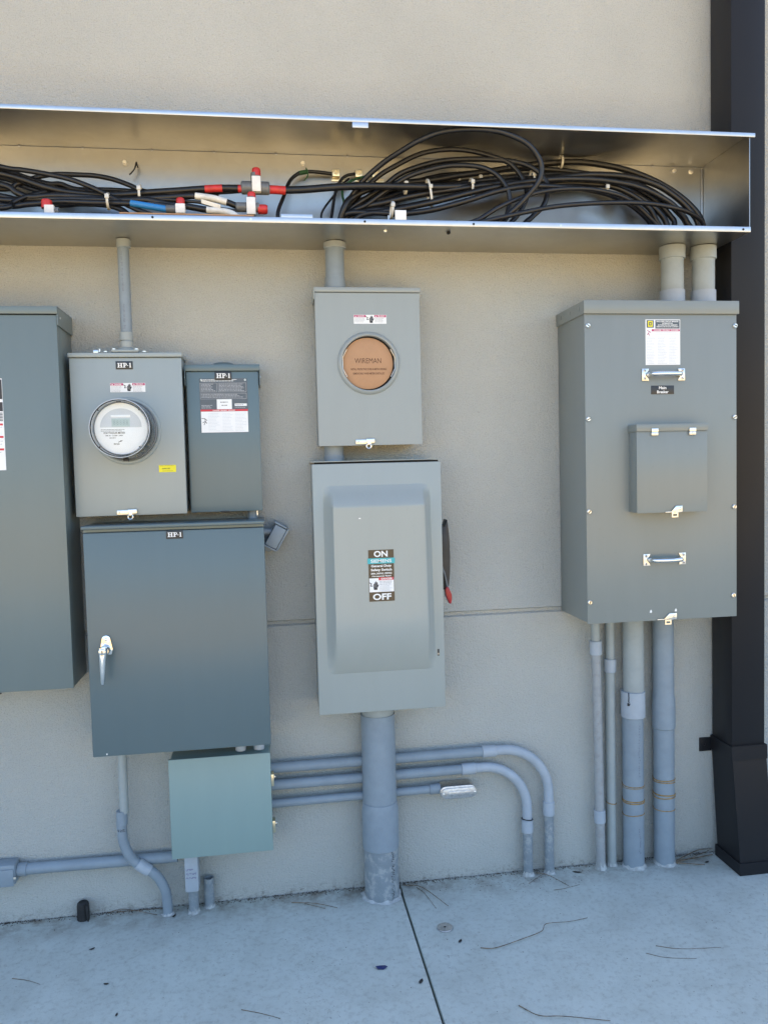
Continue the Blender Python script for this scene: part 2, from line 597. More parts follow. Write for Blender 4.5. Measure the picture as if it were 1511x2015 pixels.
def serif_hp1(mb, x0, x1, z0, z1, y):
    """the engraved slab-serif letters H P - 1"""
    W, Hh = x1 - x0, z1 - z0
    def r(a, b, c, d):
        put_rect(mb, x0 + a * W, x0 + b * W, z0 + c * Hh, z0 + d * Hh, y)
    s = 0.13                                                     # serif thickness
    for a in (0.045, 0.25):                                      # H
        r(a, a + 0.085, s, 1 - s)
        r(a - 0.045, a + 0.13, 0, s)
        r(a - 0.045, a + 0.13, 1 - s, 1)
    r(0.13, 0.25, 0.44, 0.56)
    r(0.455, 0.54, s, 1 - s)                                     # P
    r(0.41, 0.585, 0, s)
    r(0.41, 0.54, 1 - s, 1)
    out_, in_ = [], []
    for k in range(11):
        a = math.pi / 2 - math.pi * k / 10
        out_.append((x0 + (0.60 + 0.095 * math.cos(a)) * W, z0 + (0.715 + 0.285 * math.sin(a)) * Hh))
        in_.append((x0 + (0.59 + 0.03 * math.cos(a)) * W, z0 + (0.715 + 0.165 * math.sin(a)) * Hh))
    out_ = [(x0 + 0.54 * W, z0 + Hh)] + out_ + [(x0 + 0.54 * W, z0 + 0.43 * Hh)]
    in_ = [(x0 + 0.54 * W, z0 + 0.88 * Hh)] + in_ + [(x0 + 0.54 * W, z0 + 0.55 * Hh)]
    for i in range(len(out_) - 1):
        put_poly(mb, [out_[i], out_[i + 1], in_[i + 1], in_[i]], y)
    r(0.715, 0.795, 0.36, 0.49)                                  # -
    r(0.895, 0.975, 0.1, 1)                                      # 1
    r(0.86, 1.01, 0, 0.1)
    put_poly(mb, [(x0 + 0.855 * W, z0 + 0.78 * Hh), (x0 + 0.895 * W, z0 + 0.82 * Hh), (x0 + 0.895 * W, z0 + Hh)], y)


def hp1_tag(x0, x1, z0, z1, y, parent):
    p = B(x0, x1, y - 0.0012, y, z0, z1, 0.0003).build('name_tag', 'label_black', parent)
    p['label'] = 'small black tag engraved HP-1 in white'
    t = MB()
    w, h = x1 - x0, z1 - z0
    serif_hp1(t, x0 + 0.1 * w, x1 - 0.1 * w, z0 + 0.22 * h, z1 - 0.22 * h, y - 0.0016)
    t.build('lettering', 'ink_white', p)
    return p


def put_hand(mb, xc, zc, s, y):
    """shock pictogram: a hand with a spark"""
    put_poly(mb, [(xc - .18 * s, zc - .5 * s), (xc + .2 * s, zc - .5 * s), (xc + .24 * s, zc - .25 * s), (xc - .24 * s, zc - .2 * s)], y)
    for k, (a, top) in enumerate(((-.22, .22), (-.10, .40), (.03, .5), (.15, .38))):
        put_rect(mb, xc + a * s, xc + (a + .105) * s, zc - .22 * s, zc + top * s, y)
    put_bar(mb, (xc + .22 * s, zc - .2 * s), (xc + .36 * s, zc + .12 * s), .1 * s, y)
    put_bar(mb, (xc - .75 * s, zc + .38 * s), (xc - .45 * s, zc + .22 * s), .09 * s, y)
    put_bar(mb, (xc - .45 * s, zc + .25 * s), (xc - .6 * s, zc - .05 * s), .09 * s, y)
    put_bar(mb, (xc - .6 * s, zc - .05 * s), (xc - .3 * s, zc - .02 * s), .08 * s, y)


def danger_label(x0, x1, z0, z1, y, parent):
    p = B(x0, x1, y - 0.0006, y, z0, z1).build('warning_label', 'label_white', parent)
    p['label'] = 'white bilingual danger sticker with two crimson bars'
    w, h = x1 - x0, z1 - z0
    r, t, k = MB(), MB(), MB()
    for a, word in ((0.01, 'DANGER'), (0.63, 'PELIGRO')):
        put_rect(r, x0 + a * w, x0 + (a + 0.36) * w, z1 - 0.27 * h, z1 - 0.03 * h, y - 0.0009)
        put_text(t, word, x0 + (a + 0.21) * w, z1 - 0.15 * h, y - 0.0013, 0.15 * h, 0.21 * w, 0.02)
        xt = x0 + (a + 0.05) * w
        put_poly(t, [(xt - .025 * w, z1 - .23 * h), (xt + .025 * w, z1 - .23 * h), (xt, z1 - .07 * h)], y - 0.0013)
        put_lines(k, x0 + (a + 0.015) * w, x0 + (a + 0.34) * w, z1 - 0.36 * h, z0 + 0.05 * h, 0.135 * h, 0.05 * h, y - 0.0009, int(a * 50) + 3)
    hd = MB()
    put_hand(hd, x0 + 0.53 * w, z0 + 0.5 * h, 0.8 * h, y - 0.0009)
    r.build('warning_bar', 'ink_magenta', p)
    t.build('lettering', 'ink_white', p)
    k.build('small_print', 'ink_grey', p)
    hd.build('hand_symbol', 'ink_black', p)
    return p


def slotted_screw(x, y, z, r, parent, name='screw', mat='zinc', h=0.004, axis=(0, -1, 0)):
    mb = MB().rod((x, y, z), axis, [(0, r), (h * 0.6, r), (h, r * 0.75)], 14)
    a = rng.uniform(0, 3.14)
    o = mb.build(name, mat, parent)
    s = MB()
    if axis == (0, -1, 0):
        put_bar(s, (x - r * .7 * math.cos(a), z - r * .7 * math.sin(a)), (x + r * .7 * math.cos(a), z + r * .7 * math.sin(a)), r * .35, y - h - 0.0004)
        s.build('screw_slot', 'hole_shade', o)
    return o


def hasp_latch(x0, x1, z, y, parent, flip=False, loop='round'):
    """draw latch with an eye for a seal, as on the socket covers"""
    k = -1 if flip else 1
    xm = (x0 + x1) / 2
    w = x1 - x0
    if loop == 'round':
        o = MB().box(x0, x0 + w * 0.85, y - 0.004, y, z - 0.007, z + 0.008, 0.0012)
        o.box(x0 + w * .55, x1, y - 0.009, y - 0.002, z - 0.004, z + 0.010, 0.0015)
        o = o.build('latch', 'zinc', parent)
        MB().ring((x0 + w * .68, y - 0.008, z - 0.014), (0.2, 1, 0), 0.0075, 0.0028, 24, 8).build('latch_eye', 'zinc', o)
        MB().box(x0 + w * .62, x0 + w * .78, y - 0.011, y - 0.005, z - 0.010, z, 0.001).build('latch_strap', 'zinc', o)
        slotted_screw(x0 + w * .13, y - 0.004, z, 0.003, o, 'rivet', 'zinc', 0.0015)
    else:
        mb = MB().prism([(x0 + w * .35, z - .004), (x0 + w * .62, z + .014), (x1, z + .014), (x1, z - .006), (x0 + w * .72, z - .008)], y - .005, y, .0008)
        mb.box(x0, x0 + w * .5, y - .004, y, z - .007, z - .004, .0005)
        o = mb.build('latch', 'zinc', parent)
        e = MB()
        xe, ze = x0 + w * .55, z - .016
        e.box(xe - .011, xe + .011, y - .005, y - .001, ze + .004, ze + .009)
        e.box(xe - .011, xe + .011, y - .005, y - .001, ze - .007, ze - .003)
        e.box(xe - .011, xe - .007, y - .005, y - .001, ze - .003, ze + .004)
        e.box(xe + .007, xe + .011, y - .005, y - .001, ze - .003, ze + .004)
        e.build('latch_eye', 'zinc', o)
        MB().rod((x1 - w * .12, y - .005, z + .004), (0, -1, 0), [(0, .0045), (.0015, .0045), (.003, .003)], 16).build('rivet', 'zinc', o)
    return o


# ------------------------------------------------------------------ the setting
ground = MB()
ground.add([(-600, -1200, -0.06), (600, -1200, -0.06), (600, 300, -0.06), (-600, 300, -0.06)], [(0, 1, 2, 3)])
ground = ground.build('ground', 'ground')
ground['kind'] = 'structure'
pavement = B(-16, 16, -3.6, 0.0, -0.055, -0.03).build('pavement', 'soil')
pavement['kind'] = 'structure'
B(-16, 0.4090, -3.6, -0.005, -0.04, 0.0, 0.003).build('slab', 'concrete', pavement)
B(0.4162, 16, -3.6, -0.005, -0.04, 0.0, 0.003).build('slab', 'concrete', pavement)

wall_prof = [(0, -0.05), (0, 0.935), (0.012, 0.940), (0.012, 0.950), (0, 0.955), (0, 4.5), (0.3, 4.5), (0.3, -0.05)]
wall = MB()
nP = len(wall_prof)
wall.add([(x, y, z) for x in (-16, 16) for y, z in wall_prof],
         [(i, (i + 1) % nP, nP + (i + 1) % nP, nP + i) for i in range(nP)] + [tuple(range(nP)), tuple(range(2 * nP - 1, nP - 1, -1))])
wall = wall.build('stucco_wall', 'stucco', angle=20)
tag(wall, 'tan stucco building wall carrying all the boxes, with a horizontal joint', 'wall')

# ------------------------------------------------------------------ dark downspout
X0, X1 = 1.597, 1.724
t = thing('downspout', (1.66, -0.07, 0), 'dark bronze rectangular downspout running down the right edge of the wall', 'downspout')
B(X0, X1, -0.135, -0.008, 0.43, 4.45, 0.004).build('upper_section', 'bronze', t)
m = MB()
def loft(mb, secs):
    vs, fs = [], []
    for x0, x1, y0, y1, z in secs:
        vs += [(x0, y0, z), (x1, y0, z), (x1, y1, z), (x0, y1, z)]
    for i in range(len(secs) - 1):
        for k in range(4):
            fs.append((i * 4 + k, i * 4 + (k + 1) % 4, i * 4 + 4 + (k + 1) % 4, i * 4 + 4 + k))
    n = len(secs) - 1
    fs += [(0, 3, 2, 1), (n * 4, n * 4 + 1, n * 4 + 2, n * 4 + 3)]
    mb.add(vs, fs)
    return mb
loft(MB(), [(X0 - .002, X1 + .002, -.140, -.006, .448), (X0 - .002, X1 + .002, -.142, -.006, .398), (X0 - .001, X1 + .002, -.144, -.010, .385),
            (X0 + .004, X1 + .006, -.180, -.036, .035)]).build('elbow_section', 'bronze', t)
loft(MB(), [(X0 - .0045, X1 + .0045, -.1425, -.004, .446), (X0 - .0045, X1 + .0045, -.1445, -.004, .396)]).build('joint_band', 'bronze', t)
loft(MB(), [(X0 - .002, X1 + .012, -.186, -.030, .043), (X0 - .002, X1 + .012, -.188, -.030, .001)]).build('bottom_hem', 'bronze', t)
st = B(1.549, X0 - .001, -.006, -.001, .386, .437, .001).build('wall_strap', 'bronze', t)
slotted_screw(1.566, -.006, .412, .005, st, 'screw', 'bronze')

# ------------------------------------------------------------------ open galvanized wireway
TX0, TX1 = -1.9, 1.5685
t = wireway = thing('wireway', (0.3, 0, 2.194), 'long open galvanized steel cable trough mounted high on the wall, cover removed', 'cable trough')
B(TX0, TX1, -.006, -.003, 2.1965, 2.5015).build('back_panel', 'galv_shaded', t)
tp = B(TX0, 1.584, -.286, -.003, 2.5025, 2.5045).build('top_panel', 'galv', t)
B(TX0, 1.584, -.2915, -.2865, 2.4925, 2.5055, .0015).build('top_lip', 'galv_lit', t)
bp = B(TX0, TX1, -.2865, -.003, 2.194, 2.196).build('bottom_panel', 'galv', t)
B(TX0, TX1, -.2915, -.2868, 2.1925, 2.2095, .0015).build('bottom_lip', 'galv_lit', t)
B(TX1 - .002, TX1, -.2862, -.0065, 2.1965, 2.502).build('end_panel', 'galv', t)
B(TX0, TX0 + .002, -.2862, -.0065, 2.1965, 2.502).build('end_panel', 'galv', t)
B(1.560, 1.5655, -.012, -.0065, 2.2, 2.495, .0012).build('corner_flange', 'galv_lit', t)
for x, z in ((-.417, 2.459), (.151, 2.473), (.672, 2.455), (1.458, 2.486)):
    b_ = MB().rod((x, -.0065, z), (0, -1, 0), [(0, .012), (.0015, .012)], 20).build('bolt_washer', 'galv_shaded', t)
    MB().rod((x, -.008, z), (0, -1, 0), [(0, .0075), (.006, .0075), (.007, .006)], 6).build('bolt_head', 'zinc', b_)
MB().rod((1.522, -.0065, 2.486), (0, -1, 0), [(0, .009), (.003, .009), (.004, .007)], 16).build('bolt_head', 'zinc', t)
for x in (-.735, -.544, -.331, -.135, .064, .299, 1.378, 1.539):
    MB().rod((x, -.007, 2.5005), (0, -1, -.6), [(0, .003), (.003, .0025)], 10).build('rivet', 'galv', t)
for x, z in ((-.302, 2.202), (.315, 2.2015), (.650, 2.2005), (-.022, 2.202), (1.542, 2.201), (.928, 2.201)):
    MB().rod((x, -.2917, z), (0, -1, 0), [(0, .0035), (.0006, .0035)], 12).build('screw_hole', 'hole_shade' if x in (-.302, .315, .650, 1.542) else 'zinc', t)
for x, y in ((.385, -.235), (.585, -.23)):
    MB().rod((x, y, 2.1935), (0, 0, -1), [(0, .006), (.004, .006), (.007, .004)], 12).build('screw_tip', 'zinc' if x < .5 else 'hole_shade', t)
B(.285, .333, -.2925, -.2905, 2.4755, 2.492, .0006).build('cover_clip', 'galv_lit', t)
B(.408, .442, -.2900, -.2860, 2.209, 2.238, .0006).build('cover_clip', 'white', t)
B(.066, .160, -.2862, -.2820, 2.208, 2.221, .0006).build('splice_strip', 'galv_lit', t)
B(.386, .389, -.2890, -.2860, 2.209, 2.222).build('cover_clip', 'galv_lit', t)
for i, x in enumerate((.258, .334, .390)):
    lug = MB().box(x - .012, x + .012, -.032, -.010, 2.426, 2.450, .002).build('ground_lug', 'brass', t)
    MB().rod((x, -.032, 2.439), (0, -1, 0), [(0, .007), (.004, .007), (.004, .0035), (.001, .003)], 16).build('lug_screw', 'brass', lug)
    MB().box(x - .014, x + .030, -.010, -.0065, 2.418, 2.430, .001).build('lug_tang', 'brass', lug)
MB().tube([(-.380, -.007, 2.458), (-.378, -.03, 2.452), (-.383, -.04, 2.428), (-.398, -.045, 2.408)], .0022, 6).build('tie_tail', 'cable', t)
MB().tube([(-.378, -.03, 2.452), (-.373, -.035, 2.435)], .0020, 6, 1).build('tie_tail', 'cable', t)

# cables in the wireway -------------------------------------------------------
CABLE = {}
CABLE['loop1'] = (0.0085, [(0.2405,-0.088,2.186),(0.27,-0.085,2.291),(0.304,-0.109,2.345),(0.343,-0.134,2.387),(0.395,-0.163,2.424),(0.442,-0.2,2.445),(0.499,-0.237,2.468),(0.563,-0.256,2.487),(0.637,-0.266,2.494),(0.712,-0.275,2.49),(0.769,-0.274,2.48),(0.826,-0.273,2.457),(0.86,-0.271,2.425),(0.878,-0.266,2.387),(0.87,-0.261,2.346),(0.844,-0.251,2.312),(0.804,-0.238,2.271),(0.756,-0.225,2.235),(0.7,-0.235,2.212),(0.55,-0.24,2.207)])
CABLE['loop2'] = (0.008, [(0.2405,-0.088,2.186),(0.281,-0.075,2.298),(0.336,-0.079,2.361),(0.393,-0.084,2.413),(0.452,-0.088,2.447),(0.514,-0.094,2.477),(0.57,-0.103,2.49),(0.631,-0.111,2.494),(0.691,-0.12,2.487),(0.752,-0.129,2.471),(0.809,-0.137,2.449),(0.841,-0.146,2.416),(0.86,-0.156,2.374),(0.862,-0.167,2.328),(0.837,-0.179,2.28),(0.806,-0.19,2.245),(0.76,-0.21,2.212),(0.6,-0.215,2.207)])
CABLE['loop3'] = (0.0085, [(0.2405,-0.088,2.186),(0.286,-0.09,2.29),(0.346,-0.096,2.335),(0.399,-0.101,2.368),(0.456,-0.107,2.411),(0.523,-0.113,2.436),(0.593,-0.119,2.452),(0.676,-0.124,2.459),(0.765,-0.13,2.458),(0.838,-0.141,2.448),(0.889,-0.153,2.426),(0.921,-0.164,2.393),(0.932,-0.174,2.353),(0.913,-0.183,2.298),(0.878,-0.191,2.264),(0.853,-0.2,2.243),(0.8,-0.225,2.212),(0.62,-0.262,2.207)])
CABLE['loop4'] = (0.008, [(0.2405,-0.088,2.186),(0.291,-0.1,2.282),(0.344,-0.11,2.309),(0.41,-0.12,2.354),(0.474,-0.13,2.393),(0.539,-0.14,2.414),(0.612,-0.15,2.427),(0.68,-0.16,2.425),(0.73,-0.17,2.412),(0.767,-0.18,2.385),(0.791,-0.19,2.344),(0.797,-0.193,2.305),(0.787,-0.197,2.265),(0.777,-0.2,2.242),(0.74,-0.225,2.212),(0.6,-0.275,2.207)])
CABLE['outer'] = (0.0105, [(0.2405,-0.088,2.186),(0.27,-0.12,2.291),(0.302,-0.107,2.335),(0.372,-0.093,2.371),(0.467,-0.08,2.392),(0.571,-0.07,2.409),(0.66,-0.06,2.429),(0.767,-0.05,2.449),(0.868,-0.05,2.467),(0.963,-0.05,2.481),(1.073,-0.05,2.49),(1.164,-0.06,2.48),(1.257,-0.07,2.459),(1.348,-0.08,2.423),(1.426,-0.087,2.378),(1.487,-0.093,2.324),(1.511,-0.1,2.276),(1.5,-0.11,2.215),(1.505,-0.11,2.186)])
CABLE['tape_red'] = (0.0115, [(0.021,-0.16,2.332),(0.083,-0.157,2.334),(0.147,-0.153,2.339),(0.243,-0.15,2.35),(0.341,-0.143,2.358),(0.473,-0.137,2.362),(0.592,-0.13,2.366),(0.714,-0.117,2.38),(0.839,-0.103,2.401),(0.967,-0.09,2.42),(1.091,-0.093,2.425),(1.198,-0.097,2.418),(1.287,-0.1,2.396),(1.374,-0.103,2.351),(1.433,-0.107,2.299),(1.455,-0.11,2.265),(1.5,-0.11,2.215),(1.505,-0.11,2.186)])
CABLE['mid1'] = (0.0105, [(0.2405,-0.088,2.186),(0.295,-0.1,2.287),(0.41,-0.109,2.32),(0.527,-0.117,2.346),(0.643,-0.126,2.362),(0.779,-0.13,2.382),(0.926,-0.13,2.398),(1.014,-0.13,2.41),(1.081,-0.13,2.418),(1.153,-0.121,2.423),(1.223,-0.113,2.423),(1.296,-0.104,2.415),(1.362,-0.102,2.394),(1.426,-0.106,2.351),(1.47,-0.111,2.305),(1.488,-0.115,2.27),(1.5,-0.11,2.215),(1.505,-0.11,2.186)])
CABLE['mid2'] = (0.0095, [(0.2405,-0.088,2.186),(0.311,-0.1,2.282),(0.443,-0.113,2.3),(0.558,-0.127,2.321),(0.673,-0.14,2.345),(0.81,-0.14,2.37),(0.922,-0.14,2.376),(1.01,-0.14,2.386),(1.094,-0.133,2.388),(1.168,-0.127,2.384),(1.225,-0.12,2.369),(1.27,-0.12,2.345),(1.312,-0.12,2.312),(1.339,-0.12,2.265),(1.385,-0.11,2.215),(1.39,-0.11,2.186)])
CABLE['mid3'] = (0.0095, [(0.2405,-0.088,2.186),(0.27,-0.11,2.275),(0.374,-0.128,2.281),(0.47,-0.147,2.292),(0.566,-0.165,2.309),(0.683,-0.168,2.339),(0.819,-0.165,2.37),(0.958,-0.162,2.389),(1.093,-0.155,2.395),(1.186,-0.146,2.391),(1.262,-0.137,2.381),(1.329,-0.129,2.36),(1.387,-0.126,2.33),(1.433,-0.123,2.288),(1.446,-0.12,2.267),(1.5,-0.11,2.215),(1.505,-0.11,2.186)])
CABLE['mid4'] = (0.0105, [(0.2405,-0.088,2.186),(0.3,-0.08,2.3),(0.42,-0.06,2.352),(0.539,-0.06,2.386),(0.66,-0.06,2.402),(0.8,-0.06,2.422),(0.951,-0.062,2.438),(1.03,-0.066,2.438),(1.119,-0.07,2.424),(1.206,-0.082,2.402),(1.265,-0.094,2.375),(1.315,-0.102,2.34),(1.357,-0.106,2.302),(1.375,-0.11,2.269),(1.385,-0.11,2.215),(1.39,-0.11,2.186)])
CABLE['mid5'] = (0.0095, [(0.2405,-0.088,2.186),(0.29,-0.07,2.31),(0.4,-0.05,2.365),(0.578,-0.04,2.427),(0.702,-0.04,2.444),(0.816,-0.04,2.459),(0.913,-0.042,2.467),(0.983,-0.049,2.462),(1.043,-0.056,2.456),(1.108,-0.065,2.446),(1.189,-0.076,2.427),(1.275,-0.087,2.395),(1.346,-0.093,2.351),(1.396,-0.096,2.301),(1.409,-0.1,2.273),(1.385,-0.11,2.215),(1.39,-0.11,2.186)])
CABLE['mid6'] = (0.009, [(0.2405,-0.088,2.186),(0.325,-0.12,2.273),(0.453,-0.145,2.273),(0.547,-0.171,2.279),(0.651,-0.19,2.302),(0.76,-0.19,2.337),(0.862,-0.19,2.355),(0.967,-0.183,2.357),(1.059,-0.168,2.358),(1.154,-0.154,2.346),(1.229,-0.145,2.319),(1.286,-0.137,2.281),(1.312,-0.13,2.258),(1.385,-0.11,2.215),(1.39,-0.11,2.186)])
CABLE['front1'] = (0.0075, [(0.45,-0.25,2.207),(0.6,-0.25,2.209),(0.673,-0.24,2.227),(0.749,-0.229,2.273),(0.842,-0.217,2.314),(0.934,-0.206,2.339),(1.043,-0.195,2.35),(1.124,-0.184,2.346),(1.19,-0.175,2.333),(1.248,-0.167,2.304),(1.304,-0.16,2.258),(1.375,-0.13,2.215),(1.38,-0.125,2.186)])
CABLE['front2'] = (0.0075, [(0.5,-0.27,2.207),(0.64,-0.265,2.209),(0.699,-0.25,2.223),(0.818,-0.241,2.253),(0.938,-0.233,2.279),(1.091,-0.221,2.297),(1.242,-0.209,2.304),(1.351,-0.193,2.298),(1.426,-0.171,2.288),(1.484,-0.15,2.264),(1.5,-0.13,2.215),(1.506,-0.125,2.186)])
CABLE['gnd1'] = (0.006, [(0.243,-0.025,2.436),(0.199,-0.031,2.438),(0.163,-0.038,2.436),(0.135,-0.049,2.426),(0.11,-0.061,2.403),(0.096,-0.083,2.374),(0.082,-0.121,2.328),(0.061,-0.16,2.266),(0.055,-0.18,2.21),(0.0,-0.2,2.204)])
CABLE['gnd2'] = (0.005, [(0.32,-0.025,2.438),(0.294,-0.035,2.429),(0.274,-0.045,2.412),(0.259,-0.052,2.385),(0.249,-0.056,2.355),(0.241,-0.06,2.313),(0.225,-0.08,2.22),(0.23,-0.085,2.186)])
CABLE['gnd3'] = (0.0035, [(0.3,-0.03,2.42),(0.265,-0.06,2.382),(0.25,-0.07,2.357),(0.201,-0.1,2.283),(0.21,-0.11,2.23),(0.235,-0.09,2.186)])
CABLE['gnd4'] = (0.004, [(0.383,-0.025,2.435),(0.322,-0.039,2.417),(0.279,-0.053,2.385),(0.274,-0.064,2.353),(0.277,-0.072,2.326),(0.274,-0.08,2.291),(0.243,-0.085,2.22),(0.243,-0.09,2.186)])
CABLE['left1'] = (0.0075, [(-1.0,-0.12,2.45),(-0.763,-0.12,2.395),(-0.698,-0.131,2.383),(-0.633,-0.143,2.37),(-0.555,-0.154,2.351),(-0.48,-0.166,2.32),(-0.427,-0.177,2.291),(-0.377,-0.189,2.263),(-0.329,-0.2,2.241),(-0.22,-0.21,2.208),(-0.1,-0.2,2.206)])
CABLE['left2'] = (0.0075, [(-1.0,-0.12,2.35),(-0.772,-0.1,2.335),(-0.724,-0.091,2.355),(-0.688,-0.082,2.373),(-0.651,-0.072,2.388),(-0.611,-0.077,2.392),(-0.544,-0.086,2.389),(-0.491,-0.095,2.384),(-0.437,-0.108,2.37),(-0.388,-0.123,2.349),(-0.344,-0.138,2.327),(-0.272,-0.151,2.318),(-0.196,-0.154,2.325),(-0.119,-0.157,2.337),(-0.044,-0.16,2.339)])
CABLE['left3'] = (0.0105, [(-1.0,-0.12,2.42),(-0.77,-0.1,2.382),(-0.705,-0.108,2.364),(-0.641,-0.116,2.341),(-0.577,-0.125,2.324),(-0.512,-0.132,2.316),(-0.434,-0.137,2.313),(-0.382,-0.143,2.315),(-0.318,-0.148,2.32),(-0.241,-0.153,2.325),(-0.165,-0.157,2.331),(-0.103,-0.161,2.334),(-0.034,-0.165,2.332)])
CABLE['left4'] = (0.0085, [(-1.0,-0.09,2.43),(-0.775,-0.08,2.4),(-0.699,-0.083,2.377),(-0.635,-0.085,2.359),(-0.597,-0.088,2.358),(-0.558,-0.093,2.343),(-0.476,-0.101,2.329),(-0.399,-0.109,2.319),(-0.322,-0.117,2.322),(-0.244,-0.127,2.327),(-0.166,-0.138,2.328),(-0.104,-0.149,2.328),(-0.042,-0.16,2.33)])
CABLE['left5'] = (0.0095, [(-1.0,-0.1,2.39),(-0.762,-0.13,2.34),(-0.712,-0.138,2.313),(-0.673,-0.146,2.298),(-0.608,-0.155,2.301),(-0.531,-0.162,2.298),(-0.456,-0.167,2.292),(-0.375,-0.173,2.289),(-0.285,-0.178,2.295),(-0.187,-0.182,2.301),(-0.134,-0.185,2.294),(-0.093,-0.187,2.283),(-0.055,-0.19,2.268)])
CABLE['left6'] = (0.0095, [(-1.0,-0.13,2.33),(-0.765,-0.13,2.294),(-0.674,-0.143,2.293),(-0.584,-0.157,2.291),(-0.493,-0.17,2.287),(-0.404,-0.177,2.285),(-0.329,-0.183,2.285),(-0.262,-0.19,2.271),(-0.214,-0.197,2.265),(-0.153,-0.203,2.254),(-0.089,-0.21,2.246),(-0.05,-0.23,2.215)])
CABLE['left7'] = (0.0085, [(-1.0,-0.15,2.31),(-0.757,-0.16,2.268),(-0.669,-0.167,2.271),(-0.58,-0.173,2.278),(-0.492,-0.18,2.275),(-0.417,-0.19,2.272),(-0.357,-0.2,2.267),(-0.268,-0.21,2.251)])
CABLE['left8'] = (0.007, [(-1.0,-0.18,2.25),(-0.748,-0.19,2.25),(-0.716,-0.17,2.274),(-0.684,-0.15,2.298),(-0.637,-0.115,2.325),(-0.585,-0.08,2.345),(-0.45,-0.06,2.355),(-0.3,-0.1,2.335),(-0.12,-0.12,2.33)])
CABLE['left9'] = (0.0085, [(-1.0,-0.1,2.36),(-0.767,-0.12,2.309),(-0.678,-0.13,2.288),(-0.603,-0.14,2.278),(-0.527,-0.15,2.281),(-0.451,-0.167,2.273),(-0.404,-0.183,2.255),(-0.38,-0.2,2.234),(-0.33,-0.22,2.206)])
CABLE['left10'] = (0.005, [(-0.6,-0.15,2.31),(-0.375,-0.17,2.291),(-0.285,-0.182,2.289),(-0.213,-0.194,2.281),(-0.168,-0.203,2.275),(-0.111,-0.209,2.257),(-0.064,-0.215,2.249)])
CABLE['left11'] = (0.008, [(-1.0,-0.07,2.4),(-0.782,-0.06,2.383),(-0.72,-0.075,2.358),(-0.658,-0.09,2.334),(-0.595,-0.107,2.314),(-0.516,-0.13,2.301),(-0.43,-0.152,2.296),(-0.373,-0.17,2.288),(-0.314,-0.185,2.276),(-0.246,-0.2,2.26)])

CL = {
    'loop1': 'black cable arching highest, its big loop touching the underside of the trough top',
    'loop2': 'black cable of the second highest arch inside the biggest cable loop',
    'loop3': 'black cable looping widest to the right below the two highest arches',
    'loop4': 'black cable of the lowest and tightest of the four loops mid trough',
    'outer': 'outermost black cable sweeping along the top of the bundle into the right pipe',
    'tape_red': 'thick black cable with red tape right of the red capped splice',
    'mid1': 'thick black cable just inside the outermost one, sweeping into the far right pipe',
    'mid2': 'black cable low in the tied bundle curving into the left right-hand pipe',
    'mid3': 'black cable in the bundle middle dropping at the inside edge of the far right pipe',
    'mid4': 'thick black cable dropping into the middle of the left right-hand pipe',
    'mid5': 'black cable at the back of the bundle dropping into the left right-hand pipe',
    'mid6': 'black cable lowest in the fan, running along the trough floor before rising',
    'front1': 'thin black cable rising from the lip and arching into the left right-hand pipe',
    'front2': 'thin black cable crossing nearly level in front of the bundle to the far right pipe',
    'gnd1': 'black ground wire with green tape bent over to the leftmost brass lug',
    'gnd2': 'black ground wire hanging down from the middle brass lug',
    'gnd3': 'thinnest dark wire slanting down to the left behind the taped cable',
    'gnd4': 'dark green ground wire hanging from the rightmost brass lug',
    'left1': 'black cable crossing diagonally in front from upper left down to the blue tape',
    'left2': 'black cable bowed up into an arch above the left bundle',
    'left3': 'thick black cable with a red tape band left of the red capped splice',
    'left4': 'black cable just under the thick one entering the upper red capped splice',
    'left5': 'black cable ending in white tape at the lower red capped splice',
    'left6': 'black cable ending in pale grey tape along the cardboard at left',
    'left7': 'black cable with the blue taped end in the left of the trough',
    'left8': 'black cable curling up from the lip at the far left end',
    'left9': 'black cable dipping to the lip behind the leftmost red cap',
    'left10': 'thin black wire carrying a paper tag beside the lower splice',
    'left11': 'black cable running to the small red capped splice above the cardboard',
}
